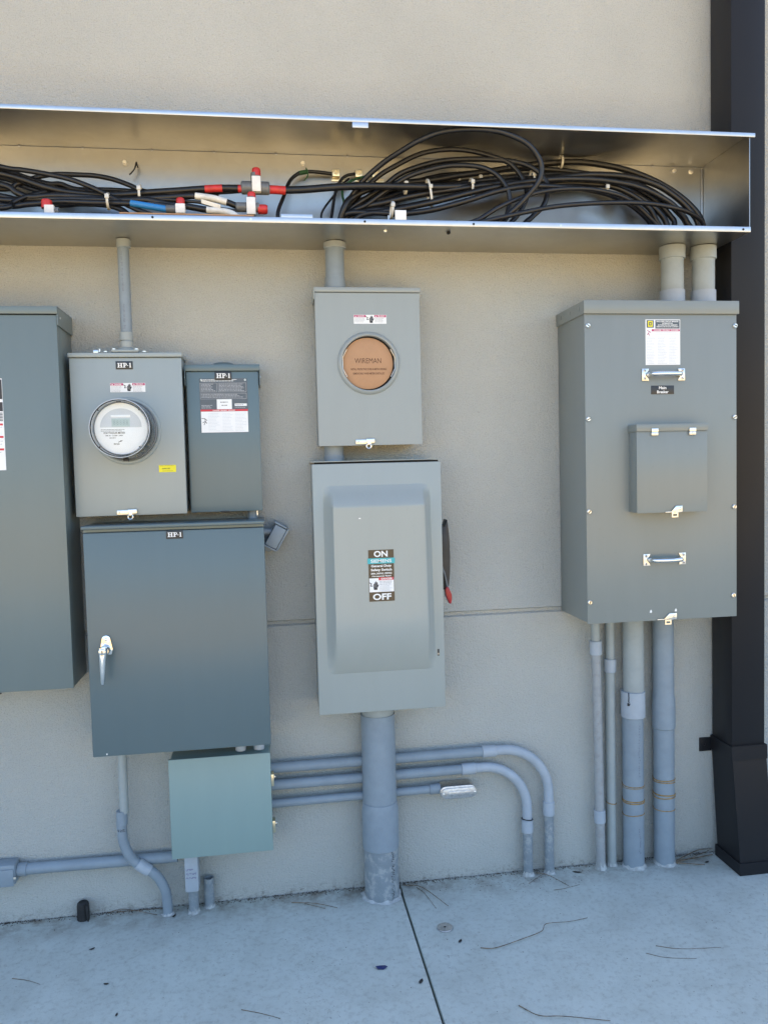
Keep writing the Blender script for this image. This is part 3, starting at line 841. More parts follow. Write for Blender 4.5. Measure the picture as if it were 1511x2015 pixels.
for key, (rad, pts) in CABLE.items():
    o = thing('cable' if not key.startswith('gnd') else 'ground_wire', pts[0], CL[key], 'cable' if not key.startswith('gnd') else 'wire', 'cables lying in the open trough')
    MB().tube(pts, rad, 12, 6).build('jacket', 'greentape' if key == 'gnd4' else 'cable', o)
    def sleeve(pp, mat, nm, k=1.12, sm=5):
        MB().tube(pp, rad * k, 14, sm).build(nm, mat, o)
    if key == 'tape_red':
        sleeve([(.034, -.159, 2.334), (.06, -.1575, 2.334), (.086, -.156, 2.333)], 'red', 'red_tape', 1.15)
    if key == 'left3':
        i = len(pts) - 3
        sleeve([Vector(pts[i]).lerp(Vector(pts[i + 1]), s) for s in (.1, .5, .95)], 'red', 'red_tape', 1.1)
        sleeve([Vector(pts[-2]).lerp(Vector(pts[-1]), s) for s in (.65, 1.0)], 'red', 'red_tape', 1.1)
    if key == 'left5':
        sleeve([pts[-4], pts[-3], pts[-2]], 'whitetape', 'white_tape', 1.12)
    if key == 'left6':
        sleeve([pts[-3], pts[-2], pts[-1]], 'whitetape', 'pale_tape', 1.1)
    if key == 'left7':
        sleeve([Vector(pts[-2]).lerp(Vector(pts[-1]), s) for s in (-.2, .5, 1.0)], 'blue', 'blue_tape', 1.15)
    if key == 'gnd1':
        sleeve([pts[2], pts[3]], 'greentape', 'green_tape', 1.2, 1)
        MB().tube([(.158, -.06, 2.44), (.163, -.068, 2.415), (.150, -.07, 2.395)], .002, 6).build('tape_tail', 'greentape', o)
    if key == 'left10':
        a, b_ = Vector(pts[-3]), Vector(pts[-2])
        d = (b_ - a).normalized()
        n = Vector((0, -.25, 1)).normalized() * .006
        s = Vector((0, -.008, .002))
        pg = MB()
        q = [a + s - n, b_ + s - n, b_ + s + n, a + s + n]
        q2 = [v + Vector((0, -.0006, 0)) for v in q]
        pg.add(q + q2, [(0, 1, 2, 3), (4, 7, 6, 5), (0, 4, 5, 1), (1, 5, 6, 2), (2, 6, 7, 3), (3, 7, 4, 0)])
        pg.build('paper_tag', 'whitetape', o)

# splice connectors: grey moulded body, red end plugs, white tag band
def splice(base, label, body, caps, bands):
    s = thing('splice_connector', base, label, 'connector', 'insulated splice connectors')
    for (p0, ax, prof) in body:
        MB().rod(p0, ax, prof, 20).build('body', 'splice', s)
    for (p0, ax, L, r) in caps:
        MB().rod(p0, ax, [(0, r), (L * .7, r), (L * .9, r * .93), (L, r * .75)], 18).build('plug', 'red', s)
    for (x0, x1, y0, y1, z0, z1) in bands:
        B(x0, x1, y0, y1, z0, z1, .002).build('tag_band', 'white', s)
splice((-.002, -.16, 2.315), 'splice connector with upright red cap joining red taped cables', [((-.050, -.16, 2.337), (1, 0, 0), [(0, .016), (.004, .020), (.084, .020), (.088, .016)]), ((-.004, -.16, 2.345), (0, 0, 1), [(0, .016), (.036, .016)])],
       [((-.002, -.163, 2.372), (0, 0, 1), .024, .0135)], [(-.016, .011, -.186, -.150, 2.319, 2.366)])
splice((-.02, -.2, 2.25), 'splice connector resting on the lip with red caps on top and at right', [((-.066, -.2, 2.265), (1, 0, 0), [(0, .012), (.003, .0145), (.07, .0145)]), ((-.019, -.2, 2.27), (0, 0, 1), [(0, .013), (.025, .013)])],
       [((-.018, -.2, 2.288), (0, 0, 1), .022, .0125), ((.0, -.2, 2.260), (1, 0, 0), .029, .0145)], [(-.034, -.007, -.224, -.195, 2.238, 2.289)])
splice((-.23, -.21, 2.25), 'small splice connector with one red cap beside the blue tape', [((-.272, -.21, 2.252), (1, 0, 0), [(0, .010), (.003, .012), (.045, .012)]), ((-.229, -.21, 2.25), (0, 0, 1), [(0, .0125), (.015, .0125)])],
       [((-.229, -.212, 2.262), (0, 0, 1), .022, .0125)], [(-.243, -.215, -.228, -.200, 2.236, 2.264)])
splice((-.6, -.22, 2.24), 'splice connector with a red cap at the far left of the lip', [((-.615, -.22, 2.235), (1, 0, 0), [(0, .010), (.003, .012), (.04, .012)])],
       [((-.608, -.222, 2.242), (0, 0, 1), .025, .0155)], [(-.612, -.585, -.240, -.210, 2.215, 2.248)])
for (x, z0, z1, y, tilt, lab) in (
        (-.352, 2.286, 2.338, -.158, 0, 'white cable tie round the left bundle right of the black tie tail'),
        (-.440, 2.254, 2.299, -.190, 0, 'white cable tie low on the left bundle, leftmost of all ties'),
        (.473, 2.346, 2.386, -.115, 0, 'white cable tie on the thick cable, first right of the brass lugs'),
        (.547, 2.297, 2.386, -.135, -8, 'longest white cable tie, spanning the height of the fanned bundle'),
        (.688, 2.344, 2.396, -.125, 0, 'white cable tie with its head in front, middle of the trough'),
        (.668, 2.415, 2.443, -.045, 0, 'small white cable tie up against the back panel, below the bolt'),
        (.740, 2.414, 2.441, -.045, 0, 'small white cable tie against the back, second from the bolt'),
        (.897, 2.365, 2.433, -.120, 0, 'white cable tie where the big loop crosses the bundle'),
        (1.019, 2.464, 2.503, -.062, 0, 'white cable tie standing up on top of the bundle at right'),
        (.412, 2.240, 2.289, -.205, 6, 'white cable tie at the lip beside the square white clip'),
        (1.147, 2.362, 2.388, -.135, 0, 'pale cable tie inside the arch of the right hand bundle')):
    tt = thing('cable_tie', (x, y, z0), lab, 'cable tie', 'white cable ties on the bundles')
    zc, hz, hy = (z0 + z1) / 2, (z1 - z0) / 2, min((z1 - z0) / 2, .024)
    mb, n = MB(), 28
    vs, fs = [], []
    sk = math.tan(math.radians(tilt))
    for i in range(n):
        a = 2 * math.pi * i / n
        for dx in (-.0035, .0035):
            for k in (0, .0022):
                zz = zc + (hz + k) * math.sin(a)
                vs.append((x + dx + (zz - zc) * sk, y + (hy + k) * math.cos(a), zz))
    for i in range(n):
        o4, p4 = i * 4, ((i + 1) % n) * 4
        fs += [(o4, p4, p4 + 1, o4 + 1), (o4 + 2, o4 + 3, p4 + 3, p4 + 2), (o4 + 1, p4 + 1, p4 + 3, o4 + 3), (o4, o4 + 2, p4 + 2, p4)]
    mb.add(vs, fs).build('strap', 'tie', tt)
    zh = zc + hz * .35 if z1 - z0 > .03 else zc
    if x > 1.0 and x < 1.1:
        B(x - .007, x + .007, y - .008, y + .006, z1 - .002, z1 + .009, .001).build('head', 'tie', tt)
    else:
        B(x - .006, x + .006, y - hy - .005, y - hy + .004, zh - .006, zh + .006, .001).build('head', 'tie', tt)
card = MB()
loft(card, [(-.395, -.012, -.284, -.205, 2.2125), (-.395, -.012, -.284, -.205, 2.2165)])
card = card.build('cardboard_strip', 'card', base=(-.2, -.24, 2.2125))
card.rotation_euler = (0, 0, 0)
tag(card, 'brown cardboard strip lying along the trough lip under the splices', 'cardboard')

# ------------------------------------------------------------------ conduits above the boxes
def coupling(p0, L, r, parent, mat='pvc_light', axis=(0, 0, 1), name='coupling', seg=28):
    return MB().rod(p0, axis, [(0, r - .002), (.0015, r), (L - .0015, r), (L, r - .002)], seg).build(name, mat, parent)

t = thing('conduit', (-.419, -.09, 1.838), 'thin grey conduit rising from the meter box with HP-1 tag to the trough', 'conduit', 'grey plastic conduits')
MB().rod((-.420, -.09, 1.858), (0, 0, 1), [(0, .0178), (.33, .0178)]).build('pipe', 'pvc', t)
coupling((-.4180, -.09, 2.1675), .026, .0220, t, 'pvc_warm', name='end_cap')
coupling((-.4215, -.09, 1.880), .027, .0205, t, 'pvc_warm')
coupling((-.4215, -.09, 1.854), .024, .0195, t, 'pvc_warm', name='hub_neck')
hub = B(-.463, -.380, -.128, -.05, 1.8405, 1.849, .003).build('hub_plate', 'grey_meter', t)
MB().rod((-.4215, -.09, 1.849), (0, 0, 1), [(0, .032), (.004, .030), (.010, .022)]).build('hub_boss', 'grey_meter', hub)
for dx in (-.058, -.034, .034, .058):
    MB().rod((-.4215 + dx, -.120 if abs(dx) < .05 else -.125, 1.8405 if abs(dx) > .05 else 1.849), (0, 0, 1), [(0, .006), (.003, .006), (.0045, .003)], 10).build('screw', 'zinc', hub)
pr = MB()
for i, z in enumerate((2.15, 2.135, 2.118, 2.10, 2.086, 2.07, 2.055, 2.04, 1.99, 1.975, 1.96, 1.945, 1.925)):
    zz = z
    for k in range(3):
        w_ = rng.uniform(.001, .0035)
        a = math.radians(-97 + rng.uniform(-3, 3))
        pr.box(-.420 + .0183 * math.cos(a) - w_, -.420 + .0183 * math.cos(a) + w_, -.09 - .0187, -.09 - .0176, zz - k * .004 - .0006, zz - k * .004 + .0008)
pr.build('printed_marking', 'ink_stamp', t)

t = thing('conduit', (.242, -.09, 2.045), 'short grey conduit between the trough and the socket box with the round brown cover', 'conduit', 'grey plastic conduits')
MB().rod((.2397, -.09, 2.048), (0, 0, 1), [(0, .0305), (.145, .0305)]).build('pipe', 'pvc', t)
coupling((.2407, -.09, 2.1735), .020, .0365, t, 'pvc_warm', name='end_cap')
MB().rod((.2392, -.09, 2.0435), (0, 0, 1), [(0, .0355), (.006, .0355), (.022, .033), (.038, .032), (.0385, .0305)]).build('coupling', 'pvc', t)

t = thing('conduit', (.222, -.07, 1.487), 'short grey nipple joining the round cover socket box to the safety switch', 'conduit', 'grey plastic conduits')
MB().rod((.222, -.07, 1.486), (0, 0, 1), [(0, .032), (.013, .032), (.0135, .0335), (.02, .0335), (.0205, .0315), (.0525, .0315)]).build('pipe', 'pvc', t)

for x, wh in ((1.3945, 'left'), (1.5085, 'right')):
    t = thing('conduit', (x, -.11, 1.983), 'pale grey conduit entering the trough above the main breaker box, %s of the pair' % wh, 'conduit', 'grey plastic conduits')
    MB().rod((x, -.11, 1.985), (0, 0, 1), [(0, .0375), (.19, .0375)]).build('pipe', 'pvc_warm', t)
    coupling((x, -.11, 2.150), .0435, .043, t, 'pvc_warm', name='end_cap')
    MB().rod((x, -.11, 1.9835), (0, 0, 1), [(0, .0425), (.060, .0425), (.0605, .0395), (.061, .0375)], 12).build('hub_nut', 'pvc_light', t)

# ------------------------------------------------------------------ left panel (cut by the frame)
t = thing('panel_box', (-.95, -.09, .812), 'tall dark grey panel box cut off by the left edge of the picture', 'electrical box')
PY = -.1815
B(-1.30, -.606, PY + .016, -.003, .814, 1.944, .003).build('body', 'grey', t)
B(-1.30, -.6055, PY, PY + .015, .812, 1.944, .003).build('front_door', 'grey', t)
hood = B(-1.304, -.6015, -.186, -.002, 1.9635, 1.968, .0012).build('rain_hood', 'grey', t)
B(-1.304, -.6015, -.188, -.1845, 1.9455, 1.9675, .0012).build('hood_lip', 'grey', hood)
m = MB()
m.add([(-.6045, -.1842, 1.966), (-.6045, -.003, 1.966), (-.6045, -.003, 1.910), (-.6045, -.1842, 1.913),
       (-.6015, -.1842, 1.966), (-.6015, -.003, 1.966), (-.6015, -.003, 1.910), (-.6015, -.1842, 1.913)],
      [(0, 1, 2, 3), (7, 6, 5, 4), (0, 4, 5, 1), (1, 5, 6, 2), (2, 6, 7, 3), (3, 7, 4, 0)])
m.build('hood_side', 'grey', hood)
MB().rod((-.6014, -.158, 1.938), (1, 0, 0), [(0, .004), (.002, .004), (.003, .002)], 10).build('screw', 'zinc', hood)
lb = B(-.89, -.7685, PY - .0006, PY, 1.484, 1.756).build('instruction_label', 'label_white', t)
lb['label'] = 'tall white instruction sticker with black blocks and three red bars'
k_, r_, g_, w_ = MB(), MB(), MB(), MB()
put_rect(k_, -.886, -.7695, 1.695, 1.753, PY - .0009)
put_rect(k_, -.886, -.7695, 1.659, 1.686, PY - .0009)
for i in range(6):
    put_rect(k_, -.886, -.7705, 1.630 + i * .0045, 1.6325 + i * .0045, PY - .0009)
for z in (1.622, 1.585, 1.548):
    put_rect(r_, -.887, -.7715, z - .005, z + .001, PY - .0009)
    put_lines(g_, -.886, -.7715, z - .009, z - .030, .0045, .0017, PY - .0009, int(z * 100))
put_lines(w_, -.88, -.775, 1.745, 1.70, .008, .0025, PY - .0013, 4)
k_.build('print_block', 'ink_black', lb)
r_.build('warning_bar', 'ink_red', lb)
g_.build('small_print', 'ink_grey', lb)
w_.build('reversed_print', 'ink_grey', lb)
B(-.845, -.815, PY - .004, PY + .002, .808, .8125, .001).build('bottom_catch', 'black', t)

# ------------------------------------------------------------------ HP-1 meter socket box
MY = -.13
t = thing('meter_box', (-.42, -.065, 1.334), 'grey meter socket box with HP-1 tag, yellow sticker and a glass meter', 'electrical box')
B(-.585, -.254, MY + .010, -.003, 1.338, 1.830, .003).build('body', 'grey_meter', t)
B(-.5875, -.252, MY, MY + .009, 1.334, 1.8225, .0025).build('front_cover', 'grey_meter', t)
lid = B(-.590, -.2495, -.1365, -.003, 1.8245, 1.8375, .0015).build('lid', 'grey_meter', t)
MB().ring((-.425, MY - .003, 1.597), (0, 1, 0), .098, .0065, 48, 10).build('socket_ring', 'grey_meter', t)
hp1_tag(-.450, -.399, 1.787, 1.812, MY, t)
danger_label(-.469, -.364, 1.717, 1.745, MY, t)
yl = B(-.333, -.281, MY - .0006, MY, 1.4665, 1.4885).build('sticker', 'label_yellow', t)
yl['label'] = 'small yellow sticker with faint dark print'
k_ = MB()
put_text(k_, 'INSPECTED', -.311, 1.4775, MY - .0009, .004, .024, .02)
put_lines(k_, -.330, -.285, 1.4868, 1.484, .003, .001, MY - .0009, 9, .1)
put_lines(k_, -.322, -.288, 1.471, 1.468, .003, .001, MY - .0009, 10, .1)
k_.build('lettering', 'ink_olive', yl)
hasp_latch(-.465, -.404, 1.3435, MY, t)
cl = MB().box(-.522, -.506, -.10, -.08, 1.838, 1.852, .002).build('top_clamp', 'zinc', t)
MB().rod((-.503, -.095, 1.845), (0, 0, 1), [(0, .004), (.010, .004)], 10).build('clamp_screw', 'zinc', cl)

# the plug-in watt-hour meter
MX, MZ = -.425, 1.599
t = thing('electric_meter', (MX, -.19, MZ - .09), 'round electric meter with clear cover and white face on the HP-1 box', 'electric meter')
ax = (0, -1, 0)
MB().rod((MX, -.131, MZ), ax, [(0, .092), (.010, .092), (.014, .090), (.022, .088)], 48).build('base_ring', 'meter_body', t)
MB().rod((MX, -.1533, MZ), ax, [(0, .078), (.014, .078), (.0145, .072), (.060, .072)], 48).build('inner_module', 'meter_body', t)
MB().rod((MX, -.162, MZ), ax, [(0, .0795), (.012, .0795)], 48).build('dark_band', 'black', t)
MB().rod((MX, -.216, MZ), ax, [(0, .0795), (0, .0828), (.036, .0826), (.036, .0810), (0, .0795)], 64, False).build('light_edge_ring', 'face_grey', t)  # pale ring added inside the cover to paint its dark edge light
face = MB().rod((MX, -.214, MZ), ax, [(0, .0775), (.014, .0775), (.016, .076)], 64).build('face_plate', 'face_white', t)
cover = MB()
prof = [(.0, .0905), (.045, .0885), (.090, .0862), (.100, .0855), (.104, .083), (.1055, .078), (.1055, 0.0005)]
inn = [(.1025, .0005), (.1025, .078), (.1015, .081), (.098, .0833), (.090, .0838), (.045, .0862), (.0, .0882)]
cover.rod((MX, -.1545, MZ), ax, prof + inn, 64, cap=False)
o_ = len(cover.v) - 64
cover.f += [(k, (k + 1) % 64, o_ + (k + 1) % 64, o_ + k) for k in range(64)]
cover.build('clear_cover', 'glass', t)
MB().ring((MX, -.158, MZ), (0, 1, 0), .0915, .0018, 64, 8).build('seal_ring', 'splice', t)
MB().ring((MX, -.2555, MZ), (0, 1, 0), .0858, .0012, 64, 8).build('cover_rim', 'face_grey', t)
fy = -.2302
half = [(MX + .060 * math.cos(math.pi * k / 24), MZ + .004 + .056 * math.sin(math.pi * k / 24)) for k in range(25)]
hp = MB()
put_poly(hp, half, fy - .0004)
hp.build('grey_panel', 'face_grey', face)
lc = B(MX - .026, MX + .026, fy - .0015, fy - .0005, MZ + .006, MZ + .030).build('display', 'lcd', face)
dg = MB()
for i in range(5):
    put_text(dg, '8', MX - .018 + i * .009, MZ + .018, fy - .0019, .013, .006)
dg.build('display_digits', 'lcd_digit', face)
B(MX - .028, MX + .028, fy - .0016, fy - .0005, MZ + .0335, MZ + .0405, .0004).build('name_bar', 'face_white', face)
k_ = MB()
put_lines(k_, MX - .058, MX + .012, MZ - .002, MZ - .008, .004, .0012, fy - .0004, 21, .2)
put_text(k_, 'WATTHOUR METER', MX - .020, MZ - .0125, fy - .0004, .0058, .062, .01)
put_text(k_, 'FM 2S  CL200  240V', MX - .020, MZ - .0205, fy - .0004, .0032, .050, .02)
put_lines(k_, MX - .034, MX - .012, MZ - .0265, MZ - .031, .004, .0016, fy - .0004, 23, .2)
put_text(k_, 'Itron', MX - .014, MZ - .045, fy - .0004, .0052, .016, .02)
for k in range(4):
    put_bar(k_, (MX - .010 + k * .003, MZ - .041 + k * .001), (MX - .006 + k * .003, MZ - .038 + k * .001), .0011, fy - .0004)
put_rect(k_, MX - .003, MX + .000, MZ - .038, MZ - .035, fy - .0004)
k_.build('lettering', 'ink_black', face)
for a in (.75, 2.4, 3.9, 5.5):
    MB().rod((MX + .079 * math.cos(a), -.2565, MZ + .079 * math.sin(a)), ax, [(0, .0022), (.0012, .0022)], 10).build('rim_dot', 'black', t)
B(MX - .006, MX + .006, -.2565, -.250, MZ + .076, MZ + .0795).build('rim_tab', 'black', t)
MB().box(MX - .008, MX + .008, -.170, -.158, MZ - .096, MZ - .088, .001).build('seal_tab', 'black', t)

# ------------------------------------------------------------------ HP-1 disconnect
DY = -.1
t = thing('breaker_box', (-.13, -.05, 1.335), 'small slate grey breaker box with HP-1 tag and printed label, right of the meter', 'electrical box')
B(-.2405, -.0185, DY + .006, -.003, 1.338, 1.790, .003).build('body', 'grey_disc', t)
B(-.2425, -.0165, DY, DY + .005, 1.335, 1.7815, .002).build('front_cover', 'grey_disc', t)
hood = B(-.2465, -.0115, -.1055, -.003, 1.7835, 1.8035, .002).build('rain_hood', 'grey_disc', t)
B(-.2465, -.2445, -.1045, -.003, 1.738, 1.7833).build('hood_side', 'grey_disc', hood)
B(-.0135, -.0115, -.1045, -.003, 1.738, 1.7833).build('hood_side', 'grey_disc', hood)
for x, a in ((-.2466, -1), (-.0114, 1)):
    MB().rod((x, -.085, 1.766), (a, 0, 0), [(0, .003), (.003, .003)], 10).build('rivet', 'zinc', hood)
MB().rod((-.127, -.052, 1.8036), (0, 0, 1), [(0, .036), (.004, .036), (.009, .032), (.012, .022), (.0125, .002)], 36).build('hub_cap', 'grey_disc', t)
lb = B(-.2025, -.0525, DY - .0006, DY, 1.588, 1.760).build('instruction_label', 'label_grey', t)
lb['label'] = 'slate and white instruction label with a red bar'
w_, r_, p_, g_, k_ = MB(), MB(), MB(), MB(), MB()
y1, y2 = DY - .0009, DY - .0012
put_rect(p_, -.2005, -.0535, 1.589, 1.6555, y1)
put_rect(p_, -.150, -.103, 1.6625, 1.694, y1)
put_rect(p_, -.094, -.056, 1.672, 1.680, y1)
put_rect(r_, -.2015, -.0532, 1.656, 1.662, y1)
put_text(w_, 'DANGER  PELIGRO  DANGER', -.128, 1.659, y2, .0030, .070, .03)
put_lines(w_, -.195, -.085, 1.757, 1.749, .004, .0018, y1, 31)
for x0, x1, z0, z1 in ((-.2005, -.148, 1.717, 1.746), (-.144, -.056, 1.717, 1.746), (-.2005, -.056, 1.695, 1.713)):
    for a, b_, c, d in ((x0, x1, z0, z0 + .0008), (x0, x1, z1 - .0008, z1), (x0, x0 + .0008, z0, z1), (x1 - .0008, x1, z0, z1)):
        put_rect(g_, a, b_, c, d, y1)
    put_lines(g_, x0 + .003, x1 - .003, z1 - .003, z0 + .002, .0042, .0018, y1, int(x0 * 999) + 70, .35)
put_lines(g_, -.198, -.160, 1.676, 1.666, .004, .0018, y1, 36)
put_lines(g_, -.094, -.058, 1.668, 1.664, .004, .0015, y1, 37, .1)
put_text(k_, 'Square D', -.079, 1.676, y2, .0042, .024, .02)
put_lines(k_, -.139, -.114, 1.686, 1.682, .006, .0022, y2, 38, .1)
put_lines(k_, -.135, -.117, 1.676, 1.672, .006, .0022, y2, 39, .1)
f_ = MB()
for x0, x1, s in ((-.178, -.140, 1), (-.134, -.100, 2), (-.094, -.058, 3)):
    put_lines(f_, x0, x1, 1.650, 1.592, .0046, .0013, y2, 40 + s, .4)
for a, b_ in (((-.199, 1.634), (-.190, 1.633)), ((-.190, 1.634), (-.182, 1.627)), ((-.189, 1.633), (-.187, 1.622)), ((-.187, 1.625), (-.196, 1.620)), ((-.187, 1.624), (-.192, 1.613)), ((-.187, 1.624), (-.183, 1.618))):
    put_bar(k_, a, b_, .0016, y2)
p_.build('white_field', 'label_white', lb)
r_.build('warning_bar', 'ink_red', lb)
w_.build('lettering', 'ink_white', lb)
g_.build('pale_print', 'ink_grey', lb)
k_.build('dark_print', 'ink_black', lb)
f_.build('small_print', 'face_grey', lb)
hp1_tag(-.1535, -.1005, 1.755, 1.782, DY - .0012, t)
for x in (-.196, -.059):
    slotted_screw(x, DY - .001, 1.755, .0035, t, 'screw', 'zinc', .002)
B(-.150, -.122, DY - .003, DY + .001, 1.333, 1.3375, .0006).build('padlock_tab', 'black', t)

# ------------------------------------------------------------------ HP-1 cabinet
t = thing('cabinet', (-.285, -.1, .5975), 'large dark grey cabinet with HP-1 tag and a chrome lever handle', 'electrical box')
B(-.551, -.018, -.172, -.003, .600, 1.296, .003).build('body', 'grey_cab', t)
B(-.5555, -.014, -.200, -.174, .5975, 1.2875, .004).build('front_door', 'grey_cab', t)
B(-.5590, -.0125, -.207, -.003, 1.2985, 1.3085, .0025).build('drip_lip', 'grey_cab', t)
B(-.556, -.0150, -.190, -.168, 1.2885, 1.298, .001).build('gasket', 'grey', t)
hp1_tag(-.311, -.260, 1.262, 1.287, -.200, t)
h = MB()
pl = [(-.500 + .013 * math.cos(a), .962 + .013 * math.sin(a)) for a in [math.pi * k / 10 for k in range(11)]]
h.prism(pl + [(-.519, .932), (-.515, .915), (-.485, .915), (-.481, .932)], -.206, -.2005, .0015)
hd = h.build('lever_handle', 'chrome', t)
MB().rod((-.502, -.206, .932), (0, -1, 0), [(0, .0165), (.012, .0150), (.022, .0140), (.026, .013)], 28).build('handle_boss', 'chrome', hd)
lev = MB()
secs = [(.944, .0135, .012), (.93, .0135, .013), (.905, .0115, .012), (.87, .009, .010), (.838, .0062, .007), (.832, .004, .004)]
vs, fs = [], []
for i, (z, wd, th) in enumerate(secs):
    xc = -.5045 - (.944 - z) * .04
    for k in range(12):
        a = 2 * math.pi * k / 12
        vs.append((xc + wd * math.cos(a), -.236 + th * .8 * math.sin(a) + (.01 if i > 1 else 0) * .0, z))
for i in range(len(secs) - 1):
    for k in range(12):
        fs.append((i * 12 + k, i * 12 + (k + 1) % 12, i * 12 + 12 + (k + 1) % 12, i * 12 + 12 + k))
fs += [tuple(range(12)), tuple(range((len(secs) - 1) * 12, len(secs) * 12))]
lev.add(vs, fs).build('lever', 'chrome', hd)
MB().rod((-.5045, -.2455, .933), (0, -1, 0), [(0, .0105), (.002, .0105), (.003, .009)], 24).build('lock_cylinder', 'zinc', hd)
B(-.5058, -.5030, -.2492, -.2484, .929, .9375).build('keyhole', 'hole_shade', hd)
MB().rod((-.500, -.2062, .962), (0, -1, 0), [(0, .0045), (.002, .0045), (.003, .003)], 12).build('screw', 'zinc', hd)
B(-.515, -.511, -.2012, -.1995, .6035, .608, .0003).build('paint_chip', 'white', t)

# nipples and small fittings round the cabinet
t = thing('conduit', (-.049, -.05, 1.309), 'short grey nipple between the small breaker box and the big cabinet', 'conduit', 'grey plastic conduits')
MB().rod((-.0495, -.05, 1.3086), (0, 0, 1), [(0, .0165), (.026, .0165)]).build('pipe', 'pvc', t)
MB().rod((-.035, -.062, 1.318), (0, 0, 1), [(0, .0025), (.016, .0025)], 8).build('set_screw', 'zinc', t)
for x, w2 in ((-.1135, 'left'), (-.0545, 'right')):
    t = thing('conduit_nipple', (x, -.10, .553), 'white stub fitting between the cabinet and the green box, %s one' % w2, 'conduit fitting', 'white stubs on the green box')
    MB().rod((x, -.10, .5528), (0, 0, 1), [(0, .0160), (.002, .0175), (.018, .0175), (.020, .0165), (.0445, .0165)], 24).build('fitting', 'pvc_light', t)
t = thing('outlet_cover', (.02, -.04, 1.20), 'small tilted grey weatherproof fitting sticking out beside the cabinet', 'fitting')
rt = Matrix.Rotation(math.radians(30), 3, 'Y')
ab = (.018, -.05, 1.246)
MB().box(.002, .042, -.085, -.020, 1.212, 1.285, .003, 2, rt, ab).build('body', 'pvc', t)
MB().box(.043, .049, -.084, -.004, 1.209, 1.290, .002, 2, rt, ab).build('side_flange', 'pvc', t)
MB().box(.000, .044, -.088, -.004, 1.205, 1.2105, .0015, 2, rt, ab).build('bottom_flange', 'pvc', t)
MB().box(-.004, .040, -.088, -.004, 1.287, 1.2925, .0015, 2, rt, ab).build('top_flange', 'pvc', t)
MB().rod((-.002, -.028, 1.211), (0, -1, 0), [(0, .014), (.04, .014), (.042, .012)], 24).build('hinge_ear', 'pvc', t)
MB().rod((-.020, -.055, 1.262), (1, 0, 0), [(0, .011), (.03, .011)], 16).build('mounting_stem', 'pvc', t)

# ------------------------------------------------------------------ pale green box
GY = -.14
t = thing('junction_box', (-.18, -.07, .226), 'square pale blue-green junction box low on the wall under the cabinet', 'electrical box')
B(-.336, -.0225, GY + .014, -.003, .230, .547, .003).build('body', 'green', t)
B(-.3405, -.0185, GY, GY + .012, .226, .551, .0025).build('front_cover', 'green', t)
B(-.0222, -.019, -.127, -.006, .240, .540, .001).build('side_gasket', 'green', t)
for z in (.458, .303):
    c_ = MB().box(-.0188, -.009, -.138, -.105, z - .020, z + .020, .002).build('side_clamp', 'brass', t)
    MB().rod((-.0085, -.122, z + .006), (1, 0, 0), [(0, .0035), (.004, .0035)], 10).build('clamp_screw', 'zinc', c_)

# ------------------------------------------------------------------ socket box with round brown cover
t = thing('meter_box', (.338, -.065, 1.5376), 'pale grey meter socket box with a round brown cover reading WIREMAN', 'electrical box')
CX, CZ = .337, 1.8015
body = MB().box(.172, .5045, MY + .0105, -.003, 1.541, 2.034, .003)
body.build('body', 'grey_light', t)
# front cover with a round opening
fc = MB()
n = 64
outer, inner = [], []
rx0, rx1, rz0, rz1 = .169, .5073, 1.5376, 2.0255
for k in range(n):
    a = 2 * math.pi * k / n
    c, s = math.cos(a), math.sin(a)
    tt = min(((rx1 - CX) if c > 0 else (CX - rx0)) / abs(c) if abs(c) > 1e-6 else 9, ((rz1 - CZ) if s > 0 else (CZ - rz0)) / abs(s) if abs(s) > 1e-6 else 9)
    outer.append((CX + c * tt, CZ + s * tt))
    inner.append((CX + .0885 * c, CZ + .0885 * s))
# make sure the corners are kept
cor = [(rx1, rz1), (rx0, rz1), (rx0, rz0), (rx1, rz0)]
for q in cor:
    i = min(range(n), key=lambda j: (outer[j][0] - q[0]) ** 2 + (outer[j][1] - q[1]) ** 2)
    outer[i] = q
vs, fs = [], []
for ya in (MY, MY + .009):
    vs += [(x, ya, z) for x, z in outer] + [(x, ya, z) for x, z in inner]
for k in range(n):
    k2 = (k + 1) % n
    fs += [(k, k2, n + k2, n + k), (2 * n + k, 3 * n + k, 3 * n + k2, 2 * n + k2), (k, 2 * n + k, 2 * n + k2, k2), (n + k, n + k2, 3 * n + k2, 3 * n + k)]
fc.add(vs, fs).build('front_cover', 'grey_light', t)
B(.1685, .5105, -.1365, -.003, 2.0275, 2.0425, .0015).build('lid', 'grey_light', t)
B(.1655, .168, -.1355, -.03, 2.005, 2.041).build('lid_flange', 'grey_switch', t)
MB().rod((CX, MY + .002, CZ), (0, -1, 0), [(0, .1015), (.006, .0995), (.010, .0955), (.0115, .091), (.010, .0875), (.004, .0865), (-.006, .0865)], 64, cap=False).build('socket_ring', 'grey_light', t)
MB().rod((CX, MY + .010, CZ), (0, -1, 0), [(0, .0875), (.0005, .0875)], 48).build('recess_shade', 'hole_shade', t)  # black disc painting the shade behind the brown cover
cv_ = MB().rod((CX - .003, MY + .0085, CZ - .0005), (0, -1, 0), [(0, .0825), (.004, .0825), (.0045, .0815)], 64).build('protective_cover', 'fibre', t)
cv_['label'] = 'round brown fibre cover printed WIREMAN'
k_ = MB()
put_text(k_, 'WIREMAN', CX - .002, CZ + .0085, MY + .0037, .0165, .086, .0)
put_text(k_, 'INSTALL PROTECTIVE COVER IN METER OPENING', CX + .000, CZ - .0185, MY + .0037, .0065, .116, .012)
put_text(k_, 'REMOVE ONLY WHEN METER IS INSTALLED', CX + .000, CZ - .0325, MY + .0037, .0065, .102, .012)
k_.build('lettering', 'ink_brown', cv_)
